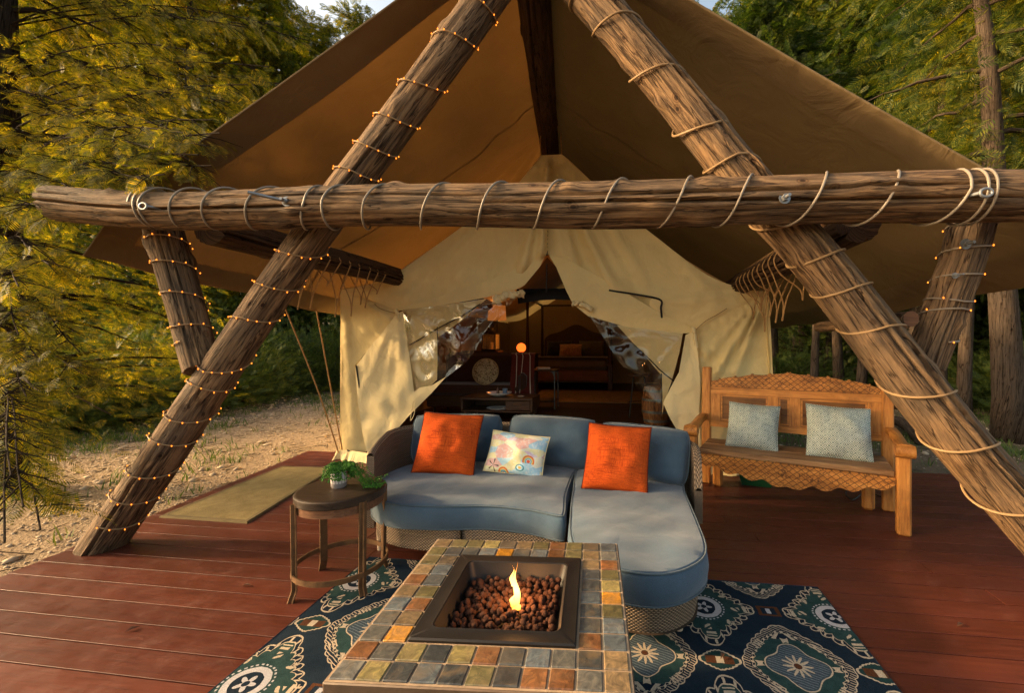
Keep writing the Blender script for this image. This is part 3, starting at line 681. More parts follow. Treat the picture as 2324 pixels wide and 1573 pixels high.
# ------------------------------------------------------------------ inner tent
PK = TP(1250, 352); CL = TP(773, 658); CR = TP(1744, 664)
tent = empty('safari_tent', TP(1240, 1060), 'cream canvas safari tent with tied back door flaps and clear vinyl windows', 'tent')
def tent_patch(name, poly, mat, off=0.0, step=11, folds=(), amp=.02, wr=.012, seed=0, bulge=0.0, tilt=None):
    fl = []
    for c, k_, a_, r_ in folds:                     # uneven creases that radiate from a tied or hung point
        rg = random.Random(int(c[0]*3+c[1]+seed)); cz = []
        for _ in range(int(k_*2.0)): cz.append((rg.uniform(-PI, PI), rg.uniform(.012, .042), a_*1.9*rg.uniform(-.55, 1.0), r_*rg.uniform(.35, 1.5), rg.uniform(-.25, .25)))
        fl.append((Vector(c), cz, a_, r_))
    def place(u, v, d):
        o = off; e = min(1, d/14)
        for c, k_, a_, r_ in fl:
            w = Vector((u, v))-c; L = w.length; an = math.atan2(w.y, w.x)
            for ca, cw, cam_, cr_, cb in k_:
                dd = abs((an-ca-cb*L/500+PI) % (2*PI)-PI); ww = cw*(1+30/(L+12))
                if dd < ww*3: o -= cam_*math.exp(-(dd/ww)**2)*min(1, L/50)*math.exp(-L/cr_)*(.3+.7*e)
        o -= wr*nz3(u*.013, v*.013, seed)*e*1.3+wr*.6*nz3(u*.035, v*.03, seed+3)*e
        o -= bulge*min(1, d/60)
        if tilt: o += tilt(u, v)
        return TP(u, v, o)
    vs, fs, uv = cdt_patch([Vector(p) for p in poly], step, place)
    mb = MB(); mb.add(vs, fs, [(a/100, b/100) for a, b in uv]); o = mb.build(name, mat, tent, sharp=180)
    return o
def out_off(u, v): return 0
# gable and wings above the doorway
rimL = [(773, 658), (800, 654), (840, 646), (880, 631), (915, 610), (950, 586), (1000, 550), (1050, 514), (1100, 478), (1140, 449), (1176, 416), (1206, 380), (1228, 352)]
rimR = [(1275, 350), (1300, 372), (1345, 414), (1400, 462), (1450, 508), (1500, 546), (1560, 594), (1605, 624), (1640, 641), (1680, 653), (1715, 660), (1744, 662)]
FO = [((1250, 340), 46, .085, 420), ((775, 655), 24, .045, 130), ((1742, 662), 24, .045, 130), ((1241, 575), 15, .012, 120)]
tent_patch('gable_wall', rimL+rimR+[(1690, 690), (1640, 715), (1570, 752), (1480, 712), (1400, 664), (1330, 622), (1290, 600), (1243, 577), (1200, 615), (1150, 640), (1060, 668), (960, 690), (905, 706), (850, 685)], 'tent_canvas', 0, 9, FO, wr=.03, seed=1)
# side walls of the front, from the corners down to the deck
tent_patch('front_wall', [(773, 658), (850, 685), (905, 706), (897, 720), (840, 790), (805, 830), (815, 900), (828, 985), (838, 1035), (800, 1046), (772, 1044), (772, 900)], 'tent_canvas', .012, 9, [((773, 655), 34, .075, 260)], wr=.02, seed=3)
tent_patch('front_wall', [(1744, 662), (1750, 760), (1754, 850), (1758, 950), (1762, 1072), (1700, 1078), (1610, 1090), (1570, 1080), (1556, 960), (1560, 850), (1565, 770), (1570, 752), (1640, 715), (1690, 690)], 'tent_canvas', .012, 9, [((1744, 660), 30, .075, 260), ((1572, 755), 22, .045, 170)], wr=.025, seed=4)
# bands of canvas swept back from the door apex
tent_patch('door_band', [(1238, 580), (1225, 606), (1190, 648), (1172, 657), (1100, 676), (1000, 694), (912, 705), (900, 700), (960, 684), (1060, 655), (1140, 625), (1200, 596)], 'tent_canvas', -.03, 7, [((1241, 575), 14, .018, 300)], wr=.008, seed=5, bulge=.02)
tent_patch('door_band', [(1246, 580), (1262, 606), (1285, 660), (1300, 690), (1335, 718), (1420, 742), (1548, 757), (1574, 756), (1566, 744), (1500, 712), (1420, 664), (1340, 618), (1285, 588)], 'tent_canvas', -.03, 7, [((1241, 575), 14, .018, 300)], wr=.008, seed=6, bulge=.02)
# bundled canvas at the two tie points of the door
def bundle(pts, r, seed, mat='tent_canvas_plain', name='bundle'):
    mb = MB(); Pn = catmull([TP(*p) for p in pts], 10)
    R = [r*(1+.5*nz3(i*.5, seed, 0))*(1.2-.4*i/len(Pn)) for i in range(len(Pn))]; base = len(mb.v); mb.tube(Pn, R, 14)
    mb.v = [tuple(Vector(q)+Vector((nz3(q[0]*22, q[2]*22, seed), nz3(q[0]*22, q[2]*22, seed+5), nz3(q[0]*22, q[2]*22, seed+9)))*r*.7) for q in mb.v]; return mb.build(name, mat, tent)
bundle([(1120, 684, -.06), (1150, 672, -.07), (1178, 668, -.05), (1188, 664, -.03)], .045, 2)
bundle([(1300, 690, -.05), (1318, 690, -.05), (1345, 704, -.06)], .032, 4)
bundle([(1574, 742, -.05), (1577, 760, -.06), (1581, 790, -.05)], .02, 6)
bundle([(899, 704, -.05), (903, 716, -.06), (906, 735, -.05)], .018, 8)
# folded door leaves
TL = lambda u, v: -.05-.10*max(0, min(1, (v-720)/320))
tent_patch('door_flap', [(900, 712), (915, 706), (924, 770), (932, 830), (940, 890), (952, 880), (978, 876), (1012, 856), (980, 892), (930, 942), (880, 1000), (858, 1026), (834, 1030), (822, 980), (812, 910), (806, 834), (840, 788), (870, 752)], 'tent_canvas_plain', 0, 8, [((900, 706), 18, .02, 260)], wr=.03, seed=7, tilt=TL)
TR = lambda u, v: -.05-.09*max(0, min(1, (v-750)/330))
tent_patch('door_flap', [(1556, 760), (1572, 754), (1584, 800), (1590, 870), (1586, 940), (1592, 1040), (1594, 1088), (1576, 1090), (1560, 1020), (1544, 990), (1518, 945), (1505, 915), (1522, 880), (1541, 845)], 'tent_canvas_plain', 0, 8, [((1572, 750), 16, .022, 260)], wr=.03, seed=8, tilt=TR)
# canvas doubled behind the vinyl
tent_patch('window_backing', [(914, 704), (1000, 694), (1080, 682), (1105, 678), (1050, 726), (1000, 762), (994, 764), (994, 860), (978, 876), (952, 882), (940, 890), (932, 830), (922, 770)], 'tent_canvas_plain', -.03, 9, [], wr=.015, seed=9)
tent_patch('window_backing', [(1400, 738), (1470, 746), (1550, 757), (1542, 800), (1524, 866), (1508, 915), (1502, 945), (1501, 852), (1470, 815), (1436, 778)], 'tent_canvas_plain', -.03, 9, [], wr=.015, seed=10)
# clear vinyl, crumpled, hanging over the doorway edges
tent_patch('vinyl_window', [(914, 703), (1000, 693), (1100, 678), (1180, 662), (1160, 690), (1110, 755), (1060, 820), (1012, 858), (978, 877), (940, 891), (932, 830), (922, 770)], 'clear_vinyl', -.075, 7, [((914, 700), 22, .02, 160), ((1170, 664), 26, .02, 160)], wr=.03, seed=12)
tent_patch('vinyl_window', [(1338, 717), (1420, 742), (1550, 758), (1542, 800), (1524, 868), (1505, 955), (1480, 930), (1440, 870), (1390, 800), (1360, 752)], 'clear_vinyl', -.075, 7, [((1548, 760), 22, .02, 160), ((1345, 720), 26, .02, 200)], wr=.03, seed=13)
# dark zips and the upper window corner
def strip(name, pts, r, off, mat='zip_black'):
    mb = MB(); P = catmull([TP(u, v, off) for u, v in pts], 6); mb.tube(P, r, 6); return mb.build(name, mat, tent)
strip('zip', [(1242, 520), (1241, 548), (1241, 580)], .011, -.035); strip('zip', [(1241, 600), (1241, 640), (1240, 664)], .008, -.02)
strip('zip', [(930, 783), (960, 766), (1000, 742), (1050, 716), (1090, 690)], .007, -.05); strip('zip', [(992, 742), (994, 800), (993, 862)], .006, -.06)
strip('zip', [(808, 830), (816, 880), (826, 940), (836, 1010), (832, 1028)], .010, -.10); strip('zip', [(788, 1022), (810, 1030), (838, 1026)], .008, -.07)
strip('zip', [(1382, 659), (1400, 662), (1440, 668), (1497, 680), (1500, 700), (1502, 722)], .011, -.035); strip('zip', [(1436, 780), (1470, 812), (1500, 842), (1530, 866)], .007, -.05); strip('zip', [(1501, 848), (1502, 900), (1501, 940)], .006, -.06)
tent_patch('corner_window', [(1386, 662), (1440, 670), (1495, 682), (1500, 722), (1470, 716), (1430, 690)], 'clear_vinyl', -.02, 8, [], wr=.02, seed=15)
strip('stay_rope', [(905, 712), (885, 708), (862, 700), (850, 690)], .004, -.04, 'rope'); strip('stay_rope', [(1576, 752), (1600, 730), (1625, 716), (1650, 700)], .004, -.04, 'rope')
strip('stay_rope', [(938, 912), (934, 935), (932, 955), (940, 940), (942, 915)], .004, -.16, 'tent_canvas_plain')
# mosquito netting gathered in the top of the door
tent_patch('mosquito_net', [(1242, 584), (1262, 606), (1285, 660), (1298, 664), (1270, 662), (1220, 664), (1184, 672), (1172, 660), (1190, 648), (1225, 606)], 'net', .05, 9, [], wr=.02, seed=16)
tent_patch('net_valance', [(1172, 656), (1300, 654), (1305, 682), (1260, 680), (1225, 682), (1176, 690)], 'net_black', .14, 9, [((1241, 575), 22, .02, 300)], wr=.02, seed=17)
# gathered hem on the deck
def hem(pts, seed):
    mb = MB(); P = catmull([Vector((*TP(u, v, o).xy, 0)) for u, v, o in pts], 10); n = len(P)
    def f(a, b):
        i = min(n-1, int(a*(n-1))); p = P[i].copy(); z = .10*(1-b); p -= EY*(.05+.07*b*(1+.8*nz3(a*9, seed, 0))+.015*math.sin(a*17+2*nz3(a*5,seed,4))*b); p.z = z+.006+.012*b*nz3(a*14, seed, 2); return p
    mb.grid(60, 6, f); return mb.build('mud_skirt', 'tent_canvas_plain', tent)
hem([(772, 1036, 0), (800, 1036, -.02), (838, 1030, -.10), (855, 1022, -.12)], 1); hem([(1762, 1066, 0), (1700, 1066, 0), (1610, 1066, -.04), (1575, 1066, -.09)], 2)
# roof, sides and back of the inner tent
DEP = 7.4
def roof_side(rim, pk):
    P = [TP(*p) for p in rim]
    def f(a, b):
        q = a*(len(P)-1); i = min(len(P)-2, int(q)); p = P[i].lerp(P[i+1], q-i)+EY*(b*DEP); p.z -= .05*math.sin(b*PI*3)**2*.6+.05*nz3(a*4, b*7, pk); return p
    mb = MB(); mb.grid(24, 30, f); return mb.build('roof_panel', 'tent_canvas', tent)
roof_side(rimL, 1); roof_side(rimR, 2)
mb = MB(); a, b_ = TP(1228, 352), TP(1275, 350); mb.grid(2, 12, lambda s, t_: a.lerp(b_, s)+EY*t_*DEP); mb.build('ridge_strip', 'tent_canvas', tent)
for c in (CL, CR):
    mb = MB(); mb.grid(30, 8, lambda s, t_: Vector((*(c+EY*(s*DEP)).xy, c.z*(1-t_)))+EX*(.03*nz3(s*9, t_*3, c.x))); mb.build('side_wall', 'tent_canvas', tent)
    mb = MB(); ins = .02 if c is CL else -.02; mb.grid(30, 8, lambda s, t_: Vector((*(c+EY*(.3+s*(DEP-.3))).xy, (c.z-.05)*(1-t_)))+EX*(ins*2.5+.03*nz3(s*9, t_*3, c.x))); mb.build('added_shade_wall', 'tent_canvas_shaded', tent)  # inner sheets added in the shaded canvas colour to darken the tent inside
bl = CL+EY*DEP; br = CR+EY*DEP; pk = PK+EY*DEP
mb = MB(); mb.add([Vector((*bl.xy, 0)), Vector((*br.xy, 0)), br, pk, bl], [(0, 1, 2, 3, 4)]); mb.build('back_wall', 'tent_canvas_shaded', tent)  # back wall is plain tent canvas, indoor shade painted in
# raised timber floor inside
pf = empty('tent_platform', TP(1240, 1000, .4), 'dark raised plank floor inside the tent', 'floor platform'); ORI[pf.name] = Vector((0, 0, 0))
FZ = .30; w_ = (CR-CL).length; mc = {}
for i in range(24):
    b = MB() if not mc else None
    if b: b.box((0, 0, -.015), (w_-.3, .272, .03), bev=.004); o = b.build('plank', 'tent_floor', pf, smooth=False); mc['m'] = o.data
    else: o = link('plank', mc['m'], pf)
    o.location = CL+EX*(w_/2)+EY*(.42+i*.278)-pf.location; o.location.z = FZ-pf.location.z; o.rotation_euler = (0, 0, -TH)
mb = MB(); mb.box(Vector((*(CL+EX*(w_/2)+EY*.31).xy, FZ/2-.02))-pf.location, (w_-.3, .04, FZ-.05), Matrix.Rotation(-TH, 3, 'Z')); mb.build('riser', 'apron_wood', pf)

# ------------------------------------------------------------------ ropes
def rope_thing(name, pts, r, label, group, mat='rope'):
    mb = MB(); mb.tube(catmull(pts, 10), r, 7); return thing(mb, name, mat, label, 'rope', group)
gA = TP(772, 1036, -.05); gA.z = 0.01
rope_thing('guy_rope', [flyL(.99, .20), flyL(.99, .20).lerp(gA, .5)+Vector((.06, 0, -.08)), gA], .008, 'slack guy rope from fly edge to tent corner, nearer the log pole', 'guy ropes')
rope_thing('guy_rope', [flyL(.99, .26), flyL(.99, .26).lerp(gA, .5)+Vector((.03, 0, -.05)), gA+Vector((.03, .02, 0))], .008, 'taut guy rope from fly edge to tent corner, farther from the log pole', 'guy ropes')
rr = random.Random(5)
for key, cnr, side, txt in (('eave_l', CL, -1, 'brown rope looped over the eave log on the gravel side'), ('eave_r', CR, 1, 'brown rope looped over the eave log behind the bench')):
    Q, R, _ = AX[key]
    for i in range(9):
        k_ = int(len(Q)*(.11+.022*i+(.03 if side > 0 else 0))); p = Q[k_]; r_ = R[k_]*1.12; dn = rr.uniform(.12, .42); mid = EX*(side*rr.uniform(-.03, .06))
        pts = [p+EX*r_-EZ*.02, p+EZ*r_, p-EX*r_, p-EX*(r_*.7)-EZ*r_, p-EZ*(r_+dn*.6)+mid, p-EZ*(r_+dn)+mid*1.4, p-EZ*(r_+dn*.5)+mid+EX*.03, p+EX*r_-EZ*.03]
        rope_thing('tie_rope', pts, .0055, txt, 'ropes on the gravel side eave log' if side < 0 else 'ropes on the bench side eave log')
    k_ = int(len(Q)*.24); p = Q[k_]
    rope_thing('corner_rope', [p+EZ*R[k_]*1.15, p-EX*side*-.1, cnr+EZ*.01], .0075, 'straight rope tying the tent corner up to the eave log '+('on the gravel side' if side < 0 else 'behind the bench'), None)
for u in (1228, 1275):
    p = TP(u, 352); rope_thing('peak_rope', [p, p+Vector((-.01, .02, .2)), Vector((p.x*.9-.02, p.y+.05, 3.8))], .007, 'short rope hanging the tent peak from the ridge log', 'ropes at the peak')

# ------------------------------------------------------------------ runner mat and patterned rug
def flat_thing(name, quad, th, mat, label, cat, rz, local=True):
    c = sum(quad, Vector())/4; o = empty(name, c, label, cat, rz=rz); return o, [Matrix.Rotation(-rz, 3, 'Z') @ (q-c) for q in quad]
q = [G(360, 1176), G(561, 1190), G(762, 1064), G(640, 1061)]
c = sum(q, Vector())/4; o = empty('runner_mat', c, 'worn olive jute runner mat at the edge of the deck', 'mat')
def bil(a, b, z): return q[0].lerp(q[1], a).lerp(q[3].lerp(q[2], a), b)+EZ*(z+.006*max(0, nz3(a*3, b*5, 1)))
mb = MB(); mb.grid(14, 24, lambda a, b: bil(.03+a*.94, .015+b*.97, .013)); mb.build('field', 'jute', o)
def matborder(a, b):                              # frame strip that folds over to the deck
    s_ = b*4; i = int(min(3, s_)); f_ = s_-i; k_ = (0, 0, 0, 0)
    P = [(0, 0), (1, 0), (1, 1), (0, 1), (0, 0)]; x0, y0 = P[i]; x1, y1 = P[i+1]; x = x0+(x1-x0)*f_; y = y0+(y1-y0)*f_
    m = a*.05; x = m+(1-2*m)*x; y = m*.5+(1-m)*y; return bil(x, y, .015 if a > .05 else .001)
mb = MB(); mb.grid(4, 80, matborder); mb.build('border', 'jute_edge', o)

t = Mt('rug_print', 0.95, 0.08); x_, y_, z_ = t.xyz(t.co('Object'))
wob = X(t.nt, t.noise(t.co('Object'), 26, 3)); wob2 = X(t.nt, t.noise(t.co('Object', (1, 1, 1), (0, 0, 1)), 26, 3))
x_ = x_+(wob-0.5)*0.012; y_ = y_+(wob2-0.5)*0.012
PX, PY = 0.64, 0.74
def cell(ox, oy): return (((x_+ox)/PX).frac()-0.5)*PX, (((y_+oy)/PY).frac()-0.5)*PY
navy = (.007, .015, .026); teal = (.014, .038, .036); cream = (.46, .37, .26); grey = (.045, .066, .08); rustc = (.085, .032, .014); lav = (.42, .40, .40)
nav = t.mix(t.ramp(t.noise(t.co('Object', (4, 4, 4)), 3, 5, .7), [(0.3, (0, 0, 0)), (0.7, (.7,)*3)]), navy, (.014, .027, .040))
tl = t.mix(t.ramp(t.noise(t.co('Object', (9, 9, 9)), 3, 5, .7), [(0.35, (0, 0, 0)), (0.7, (.7,)*3)]), teal, (.034, .072, .068))
col = nav
ax, ay = cell(0.32, 0.37)                           # pointed medallions with a ring
bx, by = cell(0.0, 0.0)                             # cushion shaped medallions with a flower
ta = ay.atan2(ax); ra = (ax*ax+ay*ay).sqrt(); ma = ((ax.abs()/0.245)**0.95+(ay.abs()/0.285)**0.95)
sc_ = (ta*12.0).sin().abs()*0.10; mo = ma-sc_+0.04
col = t.mix(mo.lt(1.045), col, cream); col = t.mix(mo.lt(1.012), col, navy); col = t.mix((mo.lt(1.0)*mo.gt(.88)*(ta*36.0).sin().gt(.72)), col, cream)
col = t.mix(mo.lt(.895), col, cream); col = t.mix(mo.lt(.868), col, tl)
dots = (ta*8.0+0.4).cos().gt(.72)*ra.near(.155, .020)*(ta*24.0+ra*190.0).sin().gt(-.2); col = t.mix(dots, col, cream)
dot2 = (ta*4.0).cos().gt(.90)*ra.near(.205, .018)*(ra*260.0).sin().gt(-.4); col = t.mix(dot2, col, cream)
col = t.mix(ra.near(.100, .004)*(ta*30.0).sin().gt(0), col, lav); col = t.mix(ra.lt(.088), col, lav); col = t.mix(ra.lt(.060), col, navy); col = t.mix(ra.lt((ta*5.0).cos()*.014+.030)*ra.gt(.014), col, lav)
tb = by.atan2(bx); rb = (bx*bx+by*by).sqrt(); mb_ = ((bx.abs()/0.195)**1.35+(by.abs()/0.228)**1.35)**0.74
ms = mb_-(tb*14.0).sin().abs()*.045
inside = ms.lt(1.12)
col = t.mix(ms.near(1.12, .014), col, cream); col = t.mix(ms.lt(1.10)*ms.gt(.98)*((bx*1.0+by*1.7)*230.0).sin().gt(.62), col, cream)
col = t.mix(ms.lt(.955), col, cream); col = t.mix(ms.near(.922, .024)*(tb*44.0).sin().gt(-.1), col, navy); col = t.mix(ms.lt(.887), col, tl)
cap_ = by.abs().gt(.165)*bx.abs().lt(.085)*ms.lt(.88); col = t.mix(cap_, col, navy); col = t.mix(cap_*((bx.abs()*95.0+by.abs()*60.0).sin().gt(.55)), col, cream)
star = (tb*4.0).cos().gt(.93)*rb.near(.155, .020)*((tb*16.0).cos()*.01+(rb-.155).abs()).lt(.020); col = t.mix(star, col, cream)
sml = (tb*4.0+PI).cos().gt(.80)*rb.near(.175, .018)*((bx+by)*300.0).sin().gt(.1); col = t.mix(sml, col, cream)
lob = rb-(tb*4.0).cos()*.018; col = t.mix(lob.lt(.118), col, cream); col = t.mix(lob.lt(.112), col, grey); col = t.mix(lob.lt(.105)*((bx*.4+by)*420.0).sin().gt(.8), col, (.16, .19, .21))
col = t.mix(rb.lt((tb*12.0).cos()*.022+.042)*rb.gt(.016), col, cream); col = t.mix(rb.lt(.015), col, rustc)
cx_, cy_ = cell(0.32, 0.0)                          # leaf sprigs between the medallions
lf = ((cx_.abs()/.085)**1.3+(cy_.abs()/.055)**1.3); lf = lf-((cy_.atan2(cx_))*10.0).sin().abs()*.1
col = t.mix(lf.near(1.0, .09), col, cream); col = t.mix(lf.lt(.9), col, teal); col = t.mix(((cx_.abs()-.035)/.024).abs().max(cy_.abs()/.022).lt(1.0), col, rustc); col = t.mix((cx_.abs()/.016).max(cy_.abs()/.02).lt(1.0), col, cream)
dx_, dy_ = cell(0.0, 0.37); sm = (dx_.abs()/.045).max(dy_.abs()/.032); col = t.mix(sm.near(1.0, .2), col, rustc); col = t.mix(sm.lt(.62)*((dx_*150.0).cos().gt(-.2)), col, lav)
fib = t.noise(t.co('Object', (1, 1, 1)), 260, 3)
t.color(t.mix(0.7, col, t.ramp(fib, [(0.3, (.55,)*3), (0.7, (1.35,)*3)]), 'MULTIPLY')); t.bump(fib, 0.6, 0.004); M['rug_print'] = t.m
BL = G(862/1.0284, 1306/1.0284); BR = G(1908/1.0284, 1377/1.0284); rw = (BR-BL).length; ra_ = math.atan2(BR.y-BL.y, BR.x-BL.x)
# cell origin is set so a ring medallion falls where the photograph shows one
cen = (BL+BR)/2; rd = 1.95; ux = Vector((math.cos(ra_), math.sin(ra_), 0)); uy = Vector((-math.sin(ra_), math.cos(ra_), 0))
org = cen-uy*rd/2
ringp = G(1642/1.0284, 1423/1.0284); base_o = ringp       # object origin = centre of a ring medallion
rug = empty('area_rug', Vector((base_o.x, base_o.y, .004)), 'navy and teal rug with cream medallions under the fire table', 'rug', rz=ra_)
Mi = Matrix.Rotation(-ra_, 3, 'Z'); lo = Mi @ (BL-uy*rd-base_o); hi = Mi @ (BR-base_o)
mb = MB(); mb.grid(60, 44, lambda a, b: Vector((lo.x+(hi.x-lo.x)*a, lo.y+(hi.y-lo.y)*b, .009+.002*nz3(a*9, b*7, 2)+.006*max(0, nz3(a*3, b*3, 7))*(1 if .1 < a < .9 else 0)))); mb.build('pile', 'rug_print', rug)
mb = MB(); x0, x1, y0, y1 = lo.x, hi.x, lo.y, hi.y
mb.tube([(x0, y0, .006), (x1, y0, .006), (x1, y1, .006), (x0, y1, .006)], .005, 6, closed=True); plain('navy_edge', (.012, .025, .045), .95); mb.build('binding', 'navy_edge', rug)

# ------------------------------------------------------------------ slate fire table
ftz = .542; fa = -math.radians(3.22)
ft = empty('fire_table', (-.207, 1.412, .013), 'square slate tiled fire table with black burner pan', 'fire table', rz=fa)
S_, N_ = .76, 11; pt = S_/N_
stones = {'k': (.060, .066, .066), 'b': (.105, .125, .135), 'o': (.145, .125, .055), 'r': (.20, .085, .032), 'g': (.55, .24, .022), 't': (.24, .165, .085), 'm': (.105, .085, .06), 's': (.15, .145, .125), 'y': (.26, .21, .08)}
front2 = ['tgbkbmmrrst', 'rskykyrkbsk'[0:11]]
rows = {0: 'sykbkokrrst', 1: 'rsykyrkbskt', 10: 'tooymtoromb', 9: 'okkbgkbrots'}
lft = {2: 'sg', 3: 'st', 4: 'br', 5: 'to', 6: 'rk', 7: 'tb', 8: 'om'}; rgt = {2: 'rb', 3: 'kb', 4: 'ko', 5: 'bg', 6: 'ky', 7: 'ko', 8: 'tr'}
zt = ftz-.013
tm = MB(); tm.box((0, 0, 0), (pt-.0055, pt-.0055, .010), bev=.0022); tile0 = None
for j in range(N_):
    for i in range(N_):
        if j in rows: ch = rows[j][i]
        elif i < 2: ch = lft[j][i]
        elif i >= 9: ch = rgt[j][i-9]
        else: continue
        if tile0 is None: o = tm.build('tile', 'slate', ft, smooth=False); tile0 = o
        else: o = link('tile', tile0.data, ft)
        o.location = (-S_/2+(i+.5)*pt, -S_/2+(j+.5)*pt, zt-.0045+random.uniform(-.0008, .0008)); o.rotation_euler = (random.uniform(-.008, .008), random.uniform(-.008, .008), random.uniform(-.012, .012))
        cc = stones[ch]; f_ = random.uniform(.5, .9); o.color = (cc[0]*f_, cc[1]*f_, cc[2]*f_, 1)
def ring(mb, a, b, z, zb=None):                    # square frame between half sizes a (outer) and b (inner)
    P = [(-1, -1), (1, -1), (1, 1), (-1, 1)]
    vs = [(p*a, q_*a, z) for p, q_ in P]+[(p*b, q_*b, z) for p, q_ in P]
    mb.add(vs, [(i, (i+1) % 4, 4+(i+1) % 4, 4+i) for i in range(4)])
mb = MB(); ring(mb, S_/2+.004, .232, zt-.0035); mb.build('grout', 'grout', ft, smooth=False)
mb = MB(); h = S_/2+.006
for i in range(4):
    Mx = Matrix.Rotation(i*PI/2, 3, 'Z'); mb.box(Mx @ Vector((0, -h+.004, zt-.034)), (2*h, .012, .06), Mx, .003)
mb.build('edge_band', 'table_side', ft)
mb = MB()
for i in range(4):
    Mx = Matrix.Rotation(i*PI/2, 3, 'Z'); mb.box(Mx @ Vector((0, -h+.09, (zt-.07)/2+.0)), (2*h-.18, .02, zt-.07), Mx, .004)
mb.build('cabinet', 'table_side', ft)
for i in range(4):
    sx, sy = ((-1, -1), (1, -1), (1, 1), (-1, 1))[i]; b = MB(); b.box((sx*(h-.07), sy*(h-.07), .24), (.06, .06, .48), None, .006); b.build('leg', 'table_side', ft)
def rsq(a, r, z, n=6):
    out = []
    for cx, cy, s0 in ((a-r, a-r, 0), (-a+r, a-r, 1), (-a+r, -a+r, 2), (a-r, -a+r, 3)):
        out += [Vector((cx+r*math.cos(s0*PI/2+q_*PI/2/n), cy+r*math.sin(s0*PI/2+q_*PI/2/n), z)) for q_ in range(n+1)]
    return out
mb = MB(); prof = [(.236, .004, zt-.006), (.238, .004, zt+.004), (.234, .006, zt+.009), (.196, .02, zt+.008), (.190, .022, zt+.010), (.186, .022, zt+.007), (.172, .025, zt-.058), (.165, .02, zt-.064), (.02, .01, zt-.064)]
nr = len(rsq(.2, .01, 0)); vs = []
for a_, r_, z__ in prof: vs += rsq(a_, r_, z__)
mb.add(vs, [(i*nr+k_, i*nr+(k_+1) % nr, (i+1)*nr+(k_+1) % nr, (i+1)*nr+k_) for i in range(len(prof)-1) for k_ in range(nr)]); mb.build('burner_pan', 'pan_metal', ft)
# lava rocks, each its own stone
def rock_mesh(seed):
    bm = bmesh.new(); bmesh.ops.create_icosphere(bm, subdivisions=2, radius=1)
    for v in bm.verts: v.co *= 1+.42*nz3(v.co.x*1.1+seed*5, v.co.y*1.1, v.co.z*1.1)+.2*nz3(v.co.x*3, v.co.y*3+seed*3, v.co.z*3)
    me = bpy.data.meshes.new('lava_rock'); bm.to_mesh(me); bm.free(); me.materials.append(M['lava']); me.polygons.foreach_set('use_smooth', [True]*len(me.polygons)); return me
RM = [rock_mesh(i) for i in range(7)]; rr = random.Random(3); Rz = Matrix.Rotation(fa, 3, 'Z'); placed = []
tries = 0
while len(placed) < 300 and tries < 20000:
    tries += 1; x, y = rr.uniform(-.158, .158), rr.uniform(-.158, .158); r_ = rr.uniform(.0082, .0122)
    lay = 0 if len(placed) < 205 else 1
    if any((x-a)**2+(y-b)**2 < ((r_+c_)*.82)**2 for a, b, c_, l_ in placed if l_ == lay): continue
    placed.append((x, y, r_, lay)); p = Vector(ft.location)+Rz @ Vector((x, y, zt-.050+lay*.014+rr.uniform(0, .008)))
    o = link('lava_rock', RM[rr.randrange(7)]); o.location = p; o.scale = (r_*rr.uniform(.8, 1.25), r_*rr.uniform(.8, 1.25), r_*rr.uniform(.8, 1.1)); o.rotation_euler = [rr.uniform(0, 6.28) for _ in range(3)]
    setp(o, 'small reddish brown lava rock in the burner pan', 'lava rock', 'lava rocks in the fire pan')
# flame
fl = MB(); fb = Vector(ft.location)+Rz @ Vector((.03, -.005, zt-.035))
def tongue(mb, base, h, w, lean, ph):
    def f(a, b):
        s_ = b; rad = w*(math.sin(min(1, s_*1.15+.12)*PI)**.8*.75+.25*(1-s_))*(1-s_)**.45; cxo = lean*s_*s_+.010*math.sin(s_*8+ph)*s_; th = a*2*PI
        return base+Vector((cxo+rad*math.cos(th), rad*.55*math.sin(th)+.004*math.sin(s_*6+ph), s_*h))
    mb.grid(12, 22, f)
tongue(fl, fb, .155, .0135, -.006, 0.4); tongue(fl, fb+Vector((-.014, .003, .062)), .075, .0075, -.004, 2.0); tongue(fl, fb+Vector((-.012, -.004, -.004)), .06, .012, .005, 1.1); tongue(fl, fb+Vector((.003, -.012, -.006)), .022, .018, .0, 3)
fo = thing(fl, 'flame', 'flame', 'single tall orange gas flame rising from the lava rocks', 'flame')
pl = bpy.data.lights.new('flame_light', 'POINT'); pl.energy = 1.0; pl.color = (1, .42, .12); pl.shadow_soft_size = .03; plo = bpy.data.objects.new('flame_light', pl); COL.objects.link(plo); plo.location = fb+Vector((0, 0, .06)); plo.parent = fo

# ------------------------------------------------------------------ cushions and pillows
def pillow_mesh(w, h, d, pinch=.06, ex=2.6, nu=26, wr=.006, seed=0, rnd=0.0, pw=.72):
    mb = MB()
    for sg in (-1, 1):
        def f(a, b):
            u, v = a*2-1, b*2-1
            px = u*w/2*(1-pinch*(1-v*v*1.0)*0-pinch*(1-abs(v)**2)*abs(u)**3); pz = v*h/2*(1-pinch*(1-abs(u)**2)*abs(v)**3)
            px *= math.sqrt(1-rnd*v**4); pz *= math.sqrt(1-rnd*u**4); th = d/2*((1-abs(u)**ex)*(1-abs(v)**ex))**pw
            th += wr*nz3(u*2.2+seed, v*2.2, sg)*((1-u*u)*(1-v*v))**.3*1.5
            return Vector((px, sg*th, pz))
        base = len(mb.v); mb.grid(nu, nu, f)
        if sg > 0: mb.f = [q_ if min(q_) < base else q_[::-1] for q_ in mb.f]
    return mb
def weld(o):
    bm = bmesh.new(); bm.from_mesh(o.data); bmesh.ops.remove_doubles(bm, verts=bm.verts, dist=.0004); bmesh.ops.recalc_face_normals(bm, faces=bm.faces); bm.to_mesh(o.data); bm.free(); return o
